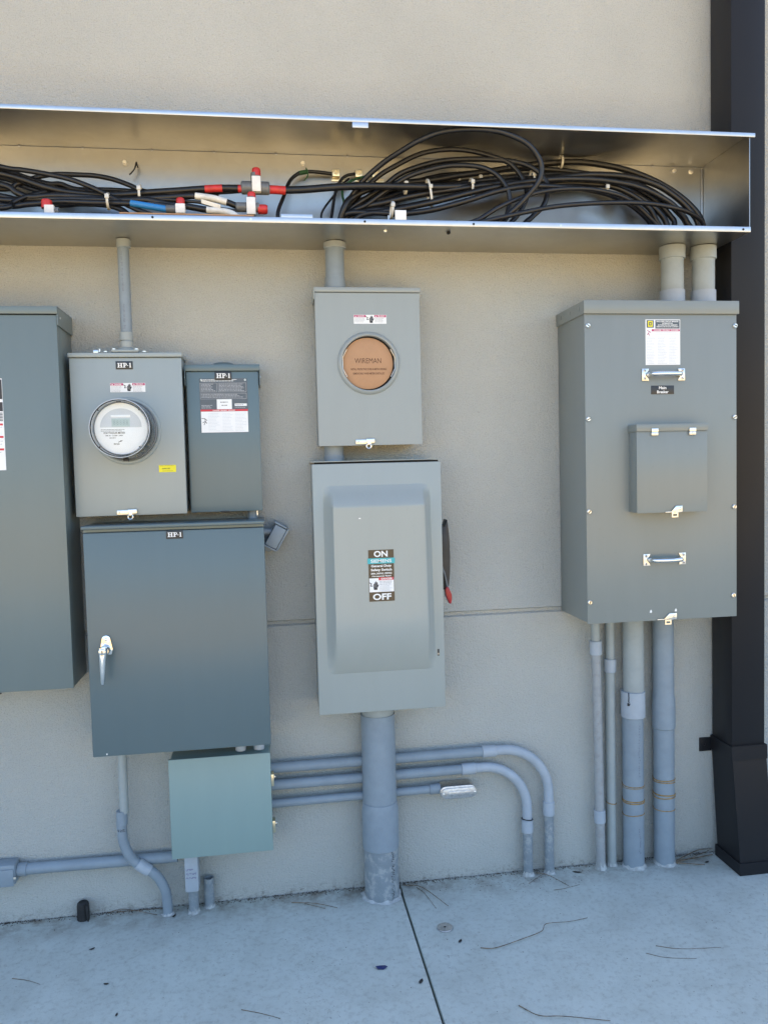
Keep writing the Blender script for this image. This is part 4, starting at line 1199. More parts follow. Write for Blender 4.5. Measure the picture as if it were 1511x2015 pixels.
for s in (-1, 1):
    w_ = MB()
    pts = [(CX + s * .071, MY - .004, CZ + .044), (CX + s * .0845, MY - .004, CZ + .018), (CX + s * .0845, MY - .004, CZ - .018), (CX + s * .071, MY - .004, CZ - .044)]
    w_.tube(pts, .0013, 8, 1).build('retaining_wire', 'zinc', t)
danger_label(.292, .398, 1.9275, 1.956, MY, t)
hasp_latch(.288, .349, 1.5485, MY, t)

# ------------------------------------------------------------------ safety switch
SY = -.165
t = thing('safety_switch', (.35, -.08, .669), 'pale grey safety switch with domed cover, ON and OFF label and red tipped lever', 'safety switch')
B(.146, .556, SY + .012, -.003, .672, 1.481, .003).build('body', 'grey_switch', t)
B(.142, .5595, SY, SY + .011, .6693, 1.4795, .003).build('front_door', 'grey_switch', t)
m = MB()
m.add([(.141, SY - .002, 1.4855), (.5575, SY + .004, 1.4865), (.5575, -.003, 1.4865), (.141, -.003, 1.4855),
       (.141, SY - .002, 1.4880), (.5575, SY + .004, 1.4885), (.5575, -.003, 1.4885), (.141, -.003, 1.4880)],
      [(0, 1, 2, 3), (7, 6, 5, 4), (0, 4, 5, 1), (1, 5, 6, 2), (2, 6, 7, 3), (3, 7, 4, 0)])
m.build('top_plate', 'grey_switch', t)
B(.150, .552, SY + .008, SY + .0125, 1.4797, 1.4850).build('gap_shade', 'hole_shade', t)  # black strip painting the shade under the top plate
# pressed dome: sloped top, long curved foot, short side bevels
zs = [.801, .806, .815, .828, .845, .865, .89, .92, .955, .99, 1.02, 1.06, 1.15, 1.25, 1.325, 1.338, 1.343, 1.346, 1.355, 1.372, 1.389, 1.402, 1.4095]
xs = [0, .004, .010, .017, .023, .0275, .034]
def sm(a):
    a = max(0, min(1, a))
    return 0.72 * a + 0.28 * a * a * (3 - 2 * a)
def dep_z(z):
    if z > 1.2:
        return sm((1.410 - z) / .066)
    return math.sin(math.pi / 2 * max(0, min(1, (z - .8005) / .185))) ** .9
cols = [('l', a) for a in xs] + [('m', k / 6) for k in range(1, 6)] + [('r', a) for a in xs[::-1]]
m = MB()
vs, fs = [], []
for z in zs:
    f_ = (z - .801) / (1.408 - .801)
    xl, xr = .173 + .001 * f_, .530 - .009 * f_
    for kd, a in cols:
        if kd == 'l':
            x, q = xl + a, sm(a / .027)
        elif kd == 'r':
            x, q = xr - a, sm(a / .03)
        else:
            x, q = xl + .034 + (xr - xl - .068) * a, 1.0
        vs.append((x, SY + .0005 - .054 * q * dep_z(z), z))
nc = len(cols)
for i in range(len(zs) - 1):
    for k in range(nc - 1):
        fs.append((i * nc + k, i * nc + k + 1, (i + 1) * nc + k + 1, (i + 1) * nc + k))
m.add(vs, fs).build('dome', 'grey_switch', t, angle=48)
LY = SY + .0005 - .054 - .0003
lb = B(.308, .389, LY - .0006, LY, 1.0405, 1.2045).build('rating_label', 'label_taupe', t)
lb['label'] = 'tall label reading ON at the top and OFF at the bottom'
w_, c_, p_, r_, k_, g_ = MB(), MB(), MB(), MB(), MB(), MB()
ya, yb = LY - .0009, LY - .0013
put_rect(c_, .305, .3925, 1.1605, 1.178, ya)
put_rect(p_, .3095, .3875, 1.0705, 1.1145, ya)
put_rect(r_, .339, .3868, 1.1075, 1.1165, yb)
put_text(w_, 'ON', .3475, 1.1915, ya, .0195, .044, .03)
put_text(w_, 'SIEMENS', .3485, 1.1692, yb, .0105, .066, .018)
put_text(w_, 'General Duty', .3485, 1.1525, ya, .0098, .065, .03)
put_text(w_, 'Safety Switch', .3485, 1.1400, ya, .0098, .067, .03)
put_text(w_, '200A, 240VAC, 250VDC', .3485, 1.1290, ya, .0062, .067, .03)
put_text(w_, 'Horsepower Rated', .3485, 1.1205, ya, .0055, .060, .03)
put_text(w_, 'DANGER', .3650, 1.112, yb - .0004, .0062, .036, .03)
wo = MB()
put_text(wo, 'OFF', .3490, 1.0550, ya, .0205, .059, .03)
put_hand(k_, .3285, 1.091, .027, yb)
put_lines(g_, .342, .384, 1.1045, 1.092, .0045, .0020, yb, 51)
put_lines(g_, .342, .386, 1.090, 1.073, .0038, .0013, yb, 52)
c_.build('teal_band', 'ink_teal', lb)
p_.build('white_field', 'label_white', lb)
r_.build('warning_bar', 'ink_red', lb)
w_.build('lettering', 'ink_white', lb)
wo.build('lettering', 'ink_white', lb)
k_.build('hand_symbol', 'ink_black', lb)
g_.build('small_print', 'ink_grey', lb)
B(.281, .287, LY - .0005, LY, 1.304, 1.3075).build('paint_chip', 'ink_white', t)
sl = B(.5355, .5415, SY - .0012, SY, .842, .864, .0004).build('slot', 'black', t)
MB().box(.537, .5395, SY - .0018, SY - .0010, .846, .851).build('slot_catch', 'zinc', sl)
# operating lever on the right flank
hp_ = MB()
hp_.prism([(.557, 1.262), (.580, 1.262), (.589, 1.286), (.592, 1.265), (.5955, 1.22), (.597, 1.165), (.5955, 1.11), (.591, 1.064), (.583, 1.052), (.557, 1.05)], -.112, -.060, .0015)
lv = hp_.build('lever_housing', 'black', t)
MB().tube([(.565, -.114, 1.135), (.576, -.118, 1.10), (.583, -.122, 1.062)], .0035, 10).build('lever_arm', 'splice', lv)
tip = MB().prism([(.580, 1.062), (.587, 1.060), (.598, 1.034), (.5975, 1.016), (.594, 1.003), (.589, 1.005), (.579, 1.030), (.576, 1.050)], -.122, -.096, .0015)
tip.build('red_grip', 'red_handle', lv)['label'] = 'red grip at the end of the lever, pointing down'

# ------------------------------------------------------------------ main breaker enclosure
BY = -.244
t = thing('main_breaker_box', (1.28, -.12, .935), 'largest grey enclosure on the right, tagged Main Breaker, with two pull handles', 'electrical box')
B(1.023, 1.545, BY + .003, -.003, .938, 1.945, .003).build('body', 'grey_main', t)
B(1.021, 1.5475, BY, BY + .0025, .935, 1.9385, .001).build('front_cover', 'grey_main', t)
hood = B(1.0175, 1.5535, -.251, -.003, 1.9395, 1.982, .0015).build('rain_hood', 'grey_main', t)
for y in (-.21, -.13, -.05):
    MB().rod((1.0174, y, 1.962), (-1, 0, 0), [(0, .007), (.001, .007), (.002, .003)], 14).build('knockout_dimple', 'grey_main', hood)
for x, z in ((1.033, 1.902), (1.031, 1.603), (1.030, 1.304), (1.029, 1.007), (1.5425, 1.902), (1.5405, 1.602), (1.5385, 1.304), (1.535, 1.007)):
    slotted_screw(x, BY, z, .0078, t, 'cover_screw', 'zinc', .005)
for z, mt in ((1.744, 'zinc'), (1.1385, 'zinc')):
    hn = thing_h = MB().tube([(1.236, BY - .004, z), (1.243, BY - .026, z), (1.262, BY - .034, z), (1.289, BY - .036, z), (1.316, BY - .034, z), (1.335, BY - .026, z), (1.342, BY - .004, z)], .0075, 14, 6).build('pull_handle', 'chrome', t)
    for xa, xb, sgn in ((1.2145, 1.2385, 1), (1.3395, 1.3635, -1)):
        e = xb if sgn > 0 else xa
        s0 = xa if sgn > 0 else xb
        mb = MB().prism([(s0, z - .0195), (e, z - .0195), (e - sgn * .002, z - .012), (e - sgn * .007, z - .007), (e + sgn * .001, z), (e - sgn * .007, z + .007), (e - sgn * .002, z + .012), (e, z + .0195), (s0, z + .0195)], BY - .0035, BY - .0002, .0006)
        mb.build('handle_plate', 'zinc', hn)
        for dz in (-.013, .013):
            slotted_screw((xa + xb) / 2 - sgn * .003, BY - .0035, z + dz, .0048, hn, 'screw', 'alu', .002)
lb = B(1.2285, 1.3485, BY - .0006, BY, 1.7755, 1.922).build('instruction_label', 'label_white', t)
lb['label'] = 'white instruction sticker with a yellow square emblem'
d_, y_, w_, r_, f_, k_ = MB(), MB(), MB(), MB(), MB(), MB()
ya, yb, yc = BY - .0009, BY - .0013, BY - .0017
put_rect(d_, 1.2325, 1.2570, 1.8955, 1.9195, ya)
put_rect(d_, 1.2625, 1.3465, 1.8925, 1.9195, ya)
for a, b_, c, e in ((1.2365, 1.2530, 1.8985, 1.9025), (1.2365, 1.2530, 1.9135, 1.9170), (1.2365, 1.2400, 1.9025, 1.9135), (1.2495, 1.2530, 1.9025, 1.9135), (1.2430, 1.2470, 1.9055, 1.9105)):
    put_rect(y_, a, b_, c, e, yb)
for s, z, w0 in (('ENCLOSED CIRCUIT BREAKER', 1.9155, .076), ('INTERRUPTOR', 1.9095, .036), ('AUTOMATICO EN GABINETE', 1.9040, .068), ('DISJONCTEUR SOUS COFFRET', 1.8980, .076)):
    put_text(w_, s, 1.3045, z, yb, .0042, w0, .03)
put_rect(r_, 1.2500, 1.3470, 1.8840, 1.8905, ya)
put_text(w_, 'DANGER  PELIGRO  DANGER', 1.300, 1.8872, yb, .0036, .086, .03)
for a, b_ in (((1.234, 1.887), (1.240, 1.884)), ((1.240, 1.884), (1.247, 1.880)), ((1.241, 1.884), (1.238, 1.874)), ((1.239, 1.878), (1.234, 1.873)), ((1.239, 1.876), (1.243, 1.870))):
    put_bar(r_, a, b_, .0017, ya)
put_lines(f_, 1.262, 1.342, 1.8805, 1.870, .0048, .0013, ya, 61, .1)
for x0, x1, s in ((1.232, 1.264, 1), (1.271, 1.303, 2), (1.310, 1.342, 3)):
    put_lines(f_, x0, x1, 1.866, 1.779, .0050, .0014, ya, 62 + s, .45)
d_.build('dark_field', 'label_grey', lb)
y_.build('square_emblem', 'label_yellow', lb)
w_.build('lettering', 'ink_white', lb)
r_.build('warning_bar', 'ink_magenta', lb)
f_.build('small_print', 'face_grey', lb)
nt_ = B(1.2465, 1.326, BY - .0012, BY, 1.6805, 1.7085, .0003).build('name_tag', 'label_black', t)
nt_['label'] = 'black tag engraved Main Breaker in white'
w_ = MB()
put_text(w_, 'Main', 1.286, 1.7012, BY - .0016, .0095, .026, .03)
put_text(w_, 'Breaker', 1.2865, 1.6880, BY - .0016, .0095, .040, .03)
w_.build('lettering', 'ink_white', nt_)
# hooded breaker handle cover
FY = -.302
sb = B(1.1685, 1.4075, FY + .002, BY - .0002, 1.2975, 1.572, .002).build('handle_cover', 'grey_main', t)
B(1.1675, 1.4085, FY, FY + .0018, 1.2965, 1.5570, .0008).build('hinged_door', 'grey_main', sb)
B(1.1655, 1.4105, FY - .004, BY - .0004, 1.5575, 1.5810, .0015).build('cover_hood', 'grey_main', sb)
B(1.409, 1.4185, -.262, BY - .0003, 1.302, 1.560, .001).build('side_flange', 'grey_main', sb)
for x in (1.2265, 1.3555):
    c_ = MB().box(x - .0115, x + .0115, FY - .0075, FY - .0045, 1.5555, 1.5670, .0008).box(x - .0115, x + .0115, FY - .0065, FY - .0002, 1.5445, 1.5552, .0012).build('hinge_clip', 'zinc', sb)
    MB().rod((x, FY - .0066, 1.550), (0, -1, 0), [(0, .0025), (.001, .0025)], 10).build('rivet', 'alu', c_)
hasp_latch(1.262, 1.320, 1.3035, FY, sb.parent, loop='square')
hasp_latch(1.262, 1.330, .9435, BY, t, loop='square')
for x, z in ((1.2405, .9665), (1.3285, .9668)):
    MB().prism([(x - .004, z - .004), (x + .003, z - .005), (x + .004, z + .001), (x + .001, z + .006), (x - .003, z + .002)], BY - .0008, BY).build('paint_chip', 'ink_white', t)

# ------------------------------------------------------------------ conduits below the boxes
def collar(x, y, r, parent, h=.02, spread=1.35, seed=0):
    h, spread = h * .45, 1 + (spread - 1) * .6
    """lumpy mortar left round the foot of a pipe"""
    rr = random.Random(seed)
    n = 22
    vs, fs = [], []
    ks = [rr.uniform(.3, 1.7) for _ in range(n)]
    for ring_, (kr, z) in enumerate(((spread, .0005), (1 + (spread - 1) * .55, h * .3), (1.02, h))):
        for k in range(n):
            a = 2 * math.pi * k / n
            rad = r * (1 + (kr - 1) * ks[k])
            zz = z * (ks[(k * 3 + 5) % n]) if ring_ else .0005
            vs.append((x + rad * math.cos(a), min(y + rad * math.sin(a), -.002), zz))
    for i in range(2):
        for k in range(n):
            fs.append((i * n + k, i * n + (k + 1) % n, (i + 1) * n + (k + 1) % n, (i + 1) * n + k))
    MB().add(vs, fs).build('mortar_collar', 'mortar', parent)

G = 'grey plastic conduits'
# wide riser below the safety switch
t = thing('conduit', (.345, -.062, 0), 'thickest grey pipe, rising from the floor to the bottom of the safety switch', 'conduit', G)
MB().rod((.345, -.062, .30), (0, 0, 1), [(0, .0575), (.332, .0575)], 48).build('pipe', 'pvc', t)
MB().rod((.345, -.062, .6205), (0, 0, 1), [(0, .050), (.002, .0525), (.012, .0545), (.0486, .0545)], 48).build('top_adapter', 'pvc_warm', t)
MB().rod((.3445, -.0655, .172), (0, 0, 1), [(0, .0605), (.002, .0622), (.128, .0622), (.136, .0615), (.155, .0585), (.158, .0576)], 48).build('bell_coupling', 'pvc', t)
MB().rod((.345, -.0645, 0), (0, 0, 1), [(0, .0590), (.174, .0590)], 48).build('lower_pipe', 'pvc_dirty', t)
mk = MB()
for k in range(34):
    z = .008 + k * .0048
    if 9 < k < 12 or 24 < k < 27:
        continue
    for q in range(2):
        a = math.radians(-58 + rng.uniform(-5, 5))
        xx, yy = .345 + .0594 * math.cos(a), -.0645 + .0594 * math.sin(a)
        w = rng.uniform(.0008, .003)
        mk.box(xx - w, xx + w, yy - .0006, yy + .0004, z + q * .0022, z + q * .0022 + .0012)
mk.build('printed_marking', 'ink_black', t)
collar(.345, -.0645, .059, t, .016, 1.3, 3)

# the four pipes under the main breaker box
t = thing('conduit', (1.14, -.04, 0), 'thin leaning conduit with two couplings, leftmost under the main breaker box', 'conduit', G)
d1 = Vector((1.1265, -.055, .937)) - Vector((1.1455, -.040, 0))
p1 = lambda z: Vector((1.1455, -.040, 0)) + d1 * (z / .937)
MB().rod(p1(0), d1, [(0, .0165), (.20, .0165)], 24).build('lower_pipe', 'pvc_speck', t)
MB().rod(p1(.2), d1, [(0, .0165), (.6, .0165)], 24).build('pipe', 'pvc_speck', t)
MB().rod(p1(.79), d1, [(0, .0155), (.149, .0155)], 24).build('upper_pipe', 'pvc_warm', t)
coupling(p1(.785), .050, .0212, t, axis=d1)
coupling(p1(.172), .046, .0205, t, axis=d1)
collar(1.1455, -.040, .0165, t, .045, 1.5, 4)
t = thing('conduit', (1.195, -.024, 0), 'thin straight conduit with one coupling, second from left under the main breaker box', 'conduit', G)
MB().rod((1.1945, -.024, 0), (0, 0, 1), [(0, .0168), (.7165, .0168)], 24).build('pipe', 'pvc_warm', t)
MB().rod((1.1955, -.024, .715), (0, 0, 1), [(0, .016), (.2235, .016)], 24).build('upper_pipe', 'pvc_warm', t)
coupling((1.195, -.0245, .7115), .048, .0212, t)
MB().ring((1.1945, -.024, .232), (0.15, 0, 1), .0172, .0018, 24, 6).build('twine_ring', 'twine', t)
collar(1.1945, -.024, .0168, t, .022, 1.4, 5)
t = thing('conduit', (1.272, -.042, 0), 'thick grey conduit with a cracked wide coupling under the main breaker box', 'conduit', G)
MB().rod((1.270, -.043, 0), (0, 0, 1), [(0, .0372), (.56, .0372)], 36).build('lower_pipe', 'pvc', t)
MB().rod((1.274, -.043, .55), (0, 0, 1), [(0, .0368), (.3875, .0368)], 36).build('upper_pipe', 'pvc_warm', t)
coupling((1.270, -.0455, .5505), .094, .0425, t, seg=40)
ck = MB()
pts = [(1.240, .645), (1.2405, .630), (1.2395, .615), (1.243, .608), (1.240, .600)]
for (xa, za), (xb, zb) in zip(pts[:-1], pts[1:]):
    for xq, zq in ((xa, za), (xb, zb)):
        pass
    ya_ = -.0455 - math.sqrt(max(1e-6, .0427 ** 2 - (xa - 1.270) ** 2)) - .0004
    ck.tube([(xa, ya_, za), (xb, ya_, zb)], .0017, 6, 1)
ck.box(1.236, 1.245, -.0455 - .0305, -.0455 - .0270, .5985, .609, .001)
ck.build('crack', 'hole_shade', t)
MB().rod((1.275, -.043, .8975), (0, 0, 1), [(0, .0405), (.030, .0405), (.031, .0425), (.040, .0425)], 10).build('lock_nut', 'pvc_warm', t)
for z, rr_ in ((.302, .0016), (.294, .001), (.248, .0022), (.242, .0022), (.196, .0016)):
    MB().ring((1.270, -.043, z), (rng.uniform(-.04, .04), rng.uniform(-.05, .05), 1), .0376, rr_, 36, 6, .0012).build('twine_ring', 'twine', t)
mk = MB()
for z0, z1 in ((.34, .53), (.06, .15)):
    z = z0
    while z < z1:
        a = math.radians(-80 + rng.uniform(-4, 4))
        xx, yy = 1.270 + .0375 * math.cos(a), -.043 + .0375 * math.sin(a)
        mk.box(xx - .0015, xx + .0015, yy - .0005, yy + .0005, z, z + rng.uniform(.002, .005))
        z += rng.uniform(.006, .012)
mk.build('printed_marking', 'ink_stamp', t)
collar(1.270, -.043, .0372, t, .022, 1.3, 6)
t = thing('conduit', (1.388, -.043, 0), 'thick grey conduit with a smooth swollen bell, rightmost under the main breaker box', 'conduit', G)
MB().rod((1.388, -.043, 0), (0, 0, 1), [(0, .0372), (.51, .0372)], 36).build('lower_pipe', 'pvc', t)
MB().rod((1.388, -.043, .50), (0, 0, 1), [(0, .0375), (.004, .041), (.095, .041), (.118, .0385), (.126, .0372), (.4365, .0372)], 36).build('bell_pipe', 'pvc', t)
MB().rod((1.389, -.043, .9085), (0, 0, 1), [(0, .0405), (.0295, .0405)], 10).build('lock_nut', 'pvc_warm', t)
for z, rr_ in ((.316, .0022), (.306, .0018), (.262, .0026), (.252, .0022), (.205, .0016)):
    MB().ring((1.388, -.043, z), (rng.uniform(-.06, .06), rng.uniform(-.05, .05), 1), .0376, rr_, 36, 6, .0015).build('twine_ring', 'twine', t)
collar(1.388, -.043, .0372, t, .030, 1.25, 7)

# bent conduits leaving the green box
t = thing('conduit', (.955, -.035, 0), 'upper of the two grey conduits bending down from the green box to the floor', 'conduit', G)
arc = lambda cx, cz, R, y, n=10: [(cx + R * math.sin(math.pi / 2 * k / n), y, cz + R * math.cos(math.pi / 2 * k / n)) for k in range(n + 1)]
MB().rod((-.021, -.036, .461), (1, 0, 0.0), [(0, .0175), (.74, .0175)], 24).build('horizontal_pipe', 'pvc', t)
MB().tube([(.72, -.036, .461)] + arc(.790, .297, .164, -.036) + [(.954, -.036, .25)], .0172, 24, 3).build('bend', 'pvc_light', t)
coupling((.713, -.036, .461), .049, .0205, t, axis=(1, 0, 0))
coupling((.954, -.036, .213), .050, .0205, t)
MB().rod((.9545, -.034, 0), (0, 0, 1), [(0, .0172), (.215, .0172)], 24).build('lower_pipe', 'pvc_dirty', t)
collar(.9545, -.034, .0172, t, .022, 1.55, 8)
t = thing('conduit', (.875, -.035, 0), 'lower of the two grey conduits bending down from the green box to the floor', 'conduit', G)
MB().rod((-.021, -.036, .402), (1, 0, .003), [(0, .0175), (.67, .0175)], 24).build('horizontal_pipe', 'pvc', t)
MB().tube([(.645, -.036, .404)] + arc(.716, .247, .158, -.036) + [(.874, -.036, .20)], .0172, 24, 3).build('bend', 'pvc_light', t)
coupling((.638, -.036, .404), .050, .0205, t, axis=(1, 0, 0))
coupling((.874, -.036, .158), .046, .0205, t)
MB().ring((.874, -.036, .206), (.1, .1, 1), .0195, .0016, 24, 6).build('open_seam', 'hole_shade', t)
MB().rod((.8755, -.034, 0), (0, 0, 1), [(0, .0172), (.165, .0172)], 24).build('lower_pipe', 'pvc_dirty', t)
collar(.8755, -.034, .0172, t, .026, 1.55, 9)
t = thing('conduit', (.3, -.034, .34), 'short lowest conduit from the green box ending in an oval metal cover', 'conduit', G)
MB().rod((-.021, -.036, .338), (1, 0, .008), [(0, .0145), (.55, .0145)], 24).build('horizontal_pipe', 'pvc', t)
coupling((.523, -.036, .3425), .038, .0178, t, 'pvc', axis=(1, 0, 0))
ov = lambda x0, x1, z0, z1, n=8: [(x1 - (z1 - z0) / 2 + (z1 - z0) / 2 * math.cos(a), (z0 + z1) / 2 + (z1 - z0) / 2 * math.sin(a)) for a in [-math.pi / 2 + math.pi * k / n for k in range(n + 1)]] + \
    [(x0 + (z1 - z0) / 2 - (z1 - z0) / 2 * math.cos(a), (z0 + z1) / 2 + (z1 - z0) / 2 * math.sin(a)) for a in [math.pi / 2 - math.pi * k / n for k in range(n + 1)]]
MB().prism(ov(.556, .682, .318, .356), -.060, -.004, .002).build('fitting_body', 'alu', t)
oc = MB().prism(ov(.560, .685, .314, .350), -.065, -.0605, .0015).build('oval_cover', 'alu', t)
MB().prism(ov(.582, .664, .324, .341), -.0685, -.0652, .0012).build('raised_panel', 'alu', oc)
for x in (.5675, .6775):
    MB().rod((x, -.0652, .332), (0, -1, 0), [(0, .004), (.002, .004), (.003, .002)], 10).build('screw', 'zinc', oc)

# conduit from the cabinet, swan-necked to the floor
t = thing('conduit', (-.37, -.05, 0), 'thin grey conduit leaving the cabinet and snaking down to the floor', 'conduit', G)
MB().rod((-.4955, -.06, .36), (.006, 0, 1), [(0, .0145), (.238, .0145)], 20).build('pipe', 'pvc_warm', t)
coupling((-.504, -.06, .320), .048, .0180, t, 'pvc')
MB().tube([(-.505, -.06, .34), (-.505, -.060, .30), (-.5005, -.060, .255), (-.478, -.060, .204), (-.444, -.060, .173), (-.404, -.057, .140), (-.378, -.052, .085), (-.3725, -.048, .03), (-.372, -.048, 0)], .0162, 20, 6).build('swan_neck', 'pvc', t)
MB().tube([(-.460, -.060, .187), (-.444, -.060, .173), (-.424, -.059, .158)], .0190, 20, 5).build('coupling', 'pvc_light', t)
mk = MB()
for a, b_ in (((-.516, .312), (-.513, .305)), ((-.512, .312), (-.512, .304)), ((-.508, .311), (-.503, .309)), ((-.503, .309), (-.508, .304)), ((-.508, .304), (-.502, .304)), ((-.499, .312), (-.499, .303)), ((-.499, .312), (-.494, .310)), ((-.499, .307), (-.493, .304)), ((-.49, .304), (-.489, .303))):
    put_bar(mk, a, b_, .0012, -.0772)
mk.build('marker_writing', 'ink_black', t)
collar(-.372, -.048, .0162, t, .012, 1.5, 10)

# conduit running off to the left
t = thing('conduit', (-.6, -.028, .18), 'horizontal grey conduit from the green box to a fitting at the left edge', 'conduit', G)
MB().rod((-.336, -.029, .183), (-1, 0, .010), [(0, .0185), (.50, .0185)], 24).build('pipe', 'pvc', t)
coupling((-.842, -.029, .188), .030, .0215, t, axis=(1, 0, -.01), mat='pvc')
B(-.98, -.842, -.060, -.004, .152, .219, .006).build('fitting_body', 'pvc', t)
B(-.975, -.846, -.0635, -.0605, .150, .205, .002).build('fitting_cover', 'pvc', t)
MB().box(-.846, -.838, -.066, -.058, .172, .180, .001).build('screw', 'zinc', t)

# fittings at the foot of the wall under the green box
t = thing('junction_fitting', (-.287, -.05, 0), 'grey conduit fitting with purple handwriting under the green box', 'conduit fitting')
MB().box(-.3095, -.2655, -.082, -.020, .080, .2295, .007).build('fitting_body', 'pvc_light', t)
B(-.3085, -.2665, -.0845, -.0822, .086, .205, .001).build('cover_plate', 'pvc_light', t)
MB().rod((-.287, -.052, 0), (0, 0, 1), [(0, .0168), (.084, .0168)], 20).build('lower_pipe', 'pvc_dirty', t)
mk = MB()
r5 = random.Random(5)
for row, z in enumerate((.163, .149, .135)):
    x = -.304
    while x < -.274 - (.006 if row == 0 else 0):
        hh = r5.uniform(.004, .007)
        put_bar(mk, (x, z), (x + r5.uniform(-.001, .001), z - hh), .0010, -.0849)
        put_bar(mk, (x, z - hh * r5.choice((0, .5, 1))), (x + .0032, z - hh * r5.choice((0, .5, 1)) - .0004), .0010, -.0849)
        x += .0048
mk.build('marker_writing', 'ink_purple', t)
collar(-.287, -.052, .0168, t, .02, 1.5, 11)
t = thing('pipe_stub', (-.238, -.03, 0), 'short open grey pipe stub standing beside the handwritten fitting', 'pipe stub')
MB().rod((-.238, -.028, 0), (0, 0, 1), [(0, .0168), (.100, .0168), (.100, .0135), (.06, .0135)], 20, False).build('pipe', 'pvc_dirty', t)
MB().rod((-.238, -.028, .060), (0, 0, 1), [(0, .0134), (.002, .0134)], 20).build('bore_shade', 'hole_shade', t)  # black disc painting the shade down the open pipe
collar(-.238, -.028, .0168, t, .018, 1.4, 12)
t = thing('rubber_stub', (-.645, -.028, 0), 'short black stub of pipe with a split side at the foot of the wall', 'pipe stub')
MB().rod((-.646, -.026, 0), (0, 0, 1), [(0, .0200), (.045, .0195), (.054, .0178), (.0585, .0130), (.056, .009)], 20).build('sleeve', 'rubber', t)
MB().prism([(-.634, .056), (-.626, .053), (-.625, .0), (-.629, .002), (-.632, .020)], -.050, -.030, .001).build('split_flap', 'rubber', t)

# ------------------------------------------------------------------ small things on the floor
dk = thing('floor_disc', (.511, -.300, 0), 'small round metal disc set in the concrete right of the joint', 'metal disc')
MB().rod((.511, -.300, .0004), (0, 0, 1), [(0, .0255), (.0022, .0255), (.003, .0245)], 36).build('plate', 'alu', dk)
MB().rod((.511, -.300, .0035), (0, 0, 1), [(0, .0035), (.0008, .0035)], 10).build('centre_screw', 'hole_shade', dk)
TW = [
    ('longest bent twig lying right of the metal disc', .0014, [(0.593,-0.425),(0.637,-0.438),(0.734,-0.411),(0.8,-0.386),(0.829,-0.349),(0.906,-0.347),(0.972,-0.333)], None),
    ('dark curved twig nearest the viewer at the lower right', .0015, [(0.626,-0.695),(0.664,-0.749),(0.728,-0.764),(0.842,-0.795)], None),
    ('thin straight straw at the right, farther of the pair', .0009, [(1.114,-0.512),(1.181,-0.54),(1.3,-0.555)], None),
    ('thin straight straw at the right, nearer of the pair', .0008, [(1.068,-0.54),(1.116,-0.571),(1.2,-0.592)], None),
    ('forked twig lying left of the thickest pipe', .0015, [(0.036,-0.061),(0.113,-0.092),(0.185,-0.122)], [(0.079,-0.079),(0.145,-0.123)]),
    ('forked twig curving out from the right of the thickest pipe', .0015, [(0.425,-0.022),(0.484,-0.059),(0.55,-0.182)], [(0.468,-0.049),(0.487,-0.093),(0.506,-0.192)]),
    ('pale straw on the concrete near the left edge', .0009, [(-0.783,-0.316),(-0.735,-0.334),(-0.693,-0.36)], None),
    ('short straw at the bottom, left of centre', .0010, [(-0.116,-0.575),(-0.068,-0.597),(-0.012,-0.629)], None),
    ('twig leading away from the foot of the outer bent conduit', .0014, [(0.907,-0.029),(0.941,-0.068),(0.988,-0.14)], None),
    ('twig crossing in front of the two bent conduits', .0009, [(0.967,-0.022),(0.909,-0.055),(0.856,-0.097)], None),
    ('faint straw in front of the bent conduits', .0008, [(0.928,-0.152),(0.966,-0.149),(1.027,-0.134)], None),
    ('bowed dry stem between the black stub and the snaking conduit', .0013, [(-0.572,-0.006),(-0.515,-0.008),(-0.407,-0.051)], None),
    ('dry stem along the wall foot left of the snaking conduit', .0012, [(-0.546,-0.008),(-0.481,-0.010),(-0.396,-0.012)], None),
    ('tangled dry root reaching from the rightmost pipe towards the downspout', .0028, [(1.418,-0.049),(1.489,-0.054),(1.585,-0.029)], [(1.43,-0.050),(1.535,-0.012),(1.595,-0.012)]),
    ('dry root end splaying forward from the rightmost pipe', .0024, [(1.414,-0.056),(1.452,-0.084),(1.517,-0.093)], [(1.425,-0.062),(1.476,-0.062),(1.575,-0.020)]),
]
for lab, r, pts, fork in TW:
    P = [(x, y, r + .0004 + (.006 * math.sin(math.pi * i / (len(pts) - 1)) if r > .0012 else 0)) for i, (x, y) in enumerate(pts)]
    o = thing('twig', (pts[0][0], pts[0][1], 0), lab, 'twig', 'twigs and straws on the concrete')
    MB().tube(P, (r, r * .55), 6, 6, wob=.15).build('stem', 'twig', o)
    if fork:
        F = [(x, y, r + .0004 + (.012 if r > .002 and 0 < i else .002)) for i, (x, y) in enumerate(fork)]
        MB().tube(F, (r * .8, r * .45), 6, 6, wob=.15).build('side_stem', 'twig', o)
def flake(name, x, y, s, ang, label, cat, mat, group=None, asp=.45, lift=.004):
    c, n_ = math.cos(ang), math.sin(ang)
    q = []
    for a, b_ in ((-1, -.1), (-.5, -asp), (.4, -asp * .9), (1, .05), (.5, asp), (-.4, asp * .8)):
        u, v = a * s, b_ * s
        q.append((x + u * c - v * n_, y + u * n_ + v * c, .0006 + lift * abs(a) * .6))
    m_ = MB()
    m_.add(q + [(a, b_, z + .0006) for a, b_, z in q], [(0, 1, 2, 3, 4, 5), (11, 10, 9, 8, 7, 6)] + [(i, (i + 1) % 6, 6 + (i + 1) % 6, 6 + i) for i in range(6)])
    tag(m_.build(name, mat, base=(x, y, 0)), label, cat, group)
flake('plastic_scrap', .285, -.465, .018, -.3, 'torn navy blue plastic scrap left of the floor joint', 'scrap', 'scrap', None, .55, .008)
LG = 'dark leaf bits on the concrete'
flake('leaf_bit', .541, -.380, .010, .8, 'dark leaf bit just below the metal disc', 'leaf', 'leaf_dark', LG)
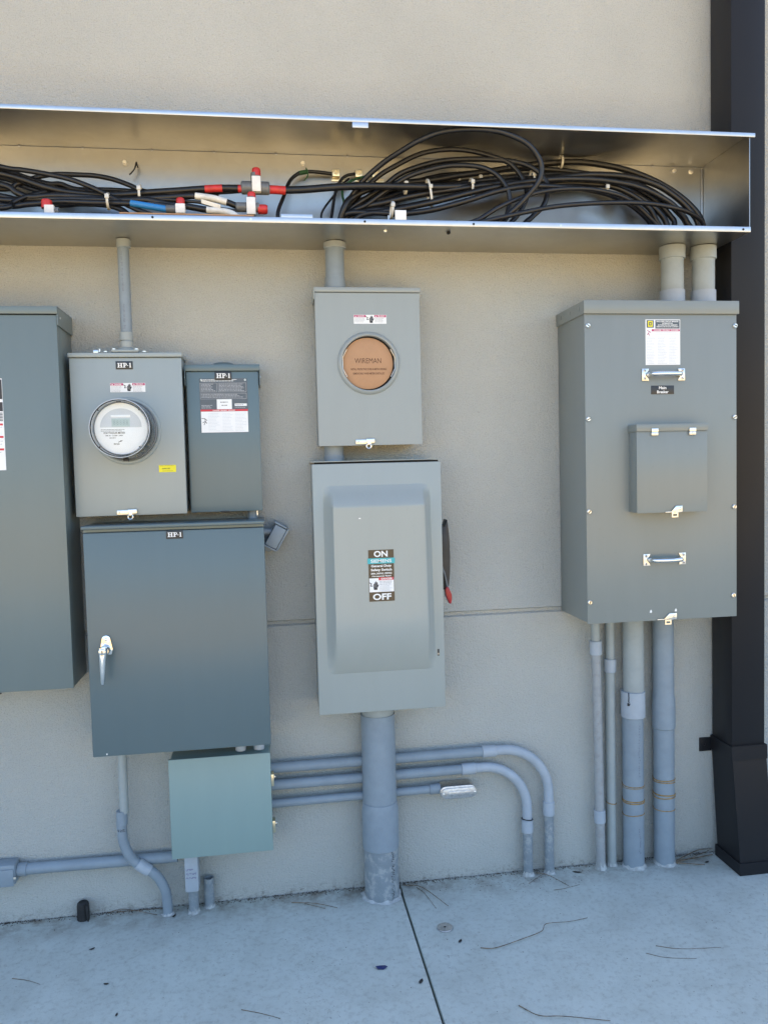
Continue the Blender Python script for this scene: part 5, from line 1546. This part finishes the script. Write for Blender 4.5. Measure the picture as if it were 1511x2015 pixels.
flake('leaf_bit', .386, -.547, .012, .9, 'dark leaf bit beside the floor joint', 'leaf', 'leaf_dark', LG)
flake('leaf_bit', 1.050, -.053, .017, -.5, 'black leaf bit at the wall foot near the thin leaning conduit', 'leaf', 'leaf_dark', LG, .3)
flake('leaf_bit', -.350, -.074, .012, 1.0, 'curled dark leaf bit in front of the snaking conduit', 'leaf', 'leaf_dark', LG, .3, .012)
flake('leaf_bit', -.581, -.209, .009, .4, 'small dark leaf bit in front of the black stub', 'leaf', 'leaf_dark', LG)
flake('leaf_bit', -.504, -.393, .008, -.2, 'dark leaf bit on the open concrete at left', 'leaf', 'leaf_dark', LG)
flake('leaf_bit', -.450, -.535, .007, 1.3, 'tiny black leaf bit near the bottom left corner', 'leaf', 'leaf_dark', LG)
flake('leaf_bit', 1.535, -.075, .010, .2, 'dark leaf bit beside the foot of the downspout', 'leaf', 'leaf_dark', LG)
# soil crumbs: dense along the wall foot, sparse over the slab
sp = MB()
r9 = random.Random(12)
def crumb(x, y, s):
    a = r9.uniform(0, 6.28)
    q = [(x + s * math.cos(a + k * 2.09) * r9.uniform(.6, 1.3), y + s * math.sin(a + k * 2.09) * r9.uniform(.6, 1.3), .0002) for k in range(3)]
    sp.add(q + [(x, y, s * r9.uniform(.5, .9) + .0003)], [(0, 1, 3), (1, 2, 3), (2, 0, 3)])
for i in range(3400):
    x = r9.uniform(-1.0, 1.75)
    dens = .35 + .65 * (math.sin(x * 5.1) * .5 + .5) * (math.sin(x * 13.7 + 2) * .5 + .5)
    if r9.random() > dens:
        continue
    y = -.002 - abs(r9.gauss(0, .011))
    crumb(x, y, r9.uniform(.0009, .0036))
for i in range(420):
    crumb(r9.uniform(-1.0, 1.75), -.02 - 1.1 * r9.random() ** 1.3, r9.uniform(.0006, .0022))
for i in range(380):
    x, y = r9.gauss(.10, .05), -.20 - .45 * r9.random()
    crumb(x, y, r9.uniform(.0005, .0013))
for i in range(160):
    crumb(r9.gauss(.86, .13), -.04 - abs(r9.gauss(0, .05)), r9.uniform(.0008, .0024))
sp = sp.build('dirt', 'soil')
sp['kind'] = 'stuff'
tag(sp, 'dark soil crumbs scattered along the wall foot and over the concrete', 'dirt')
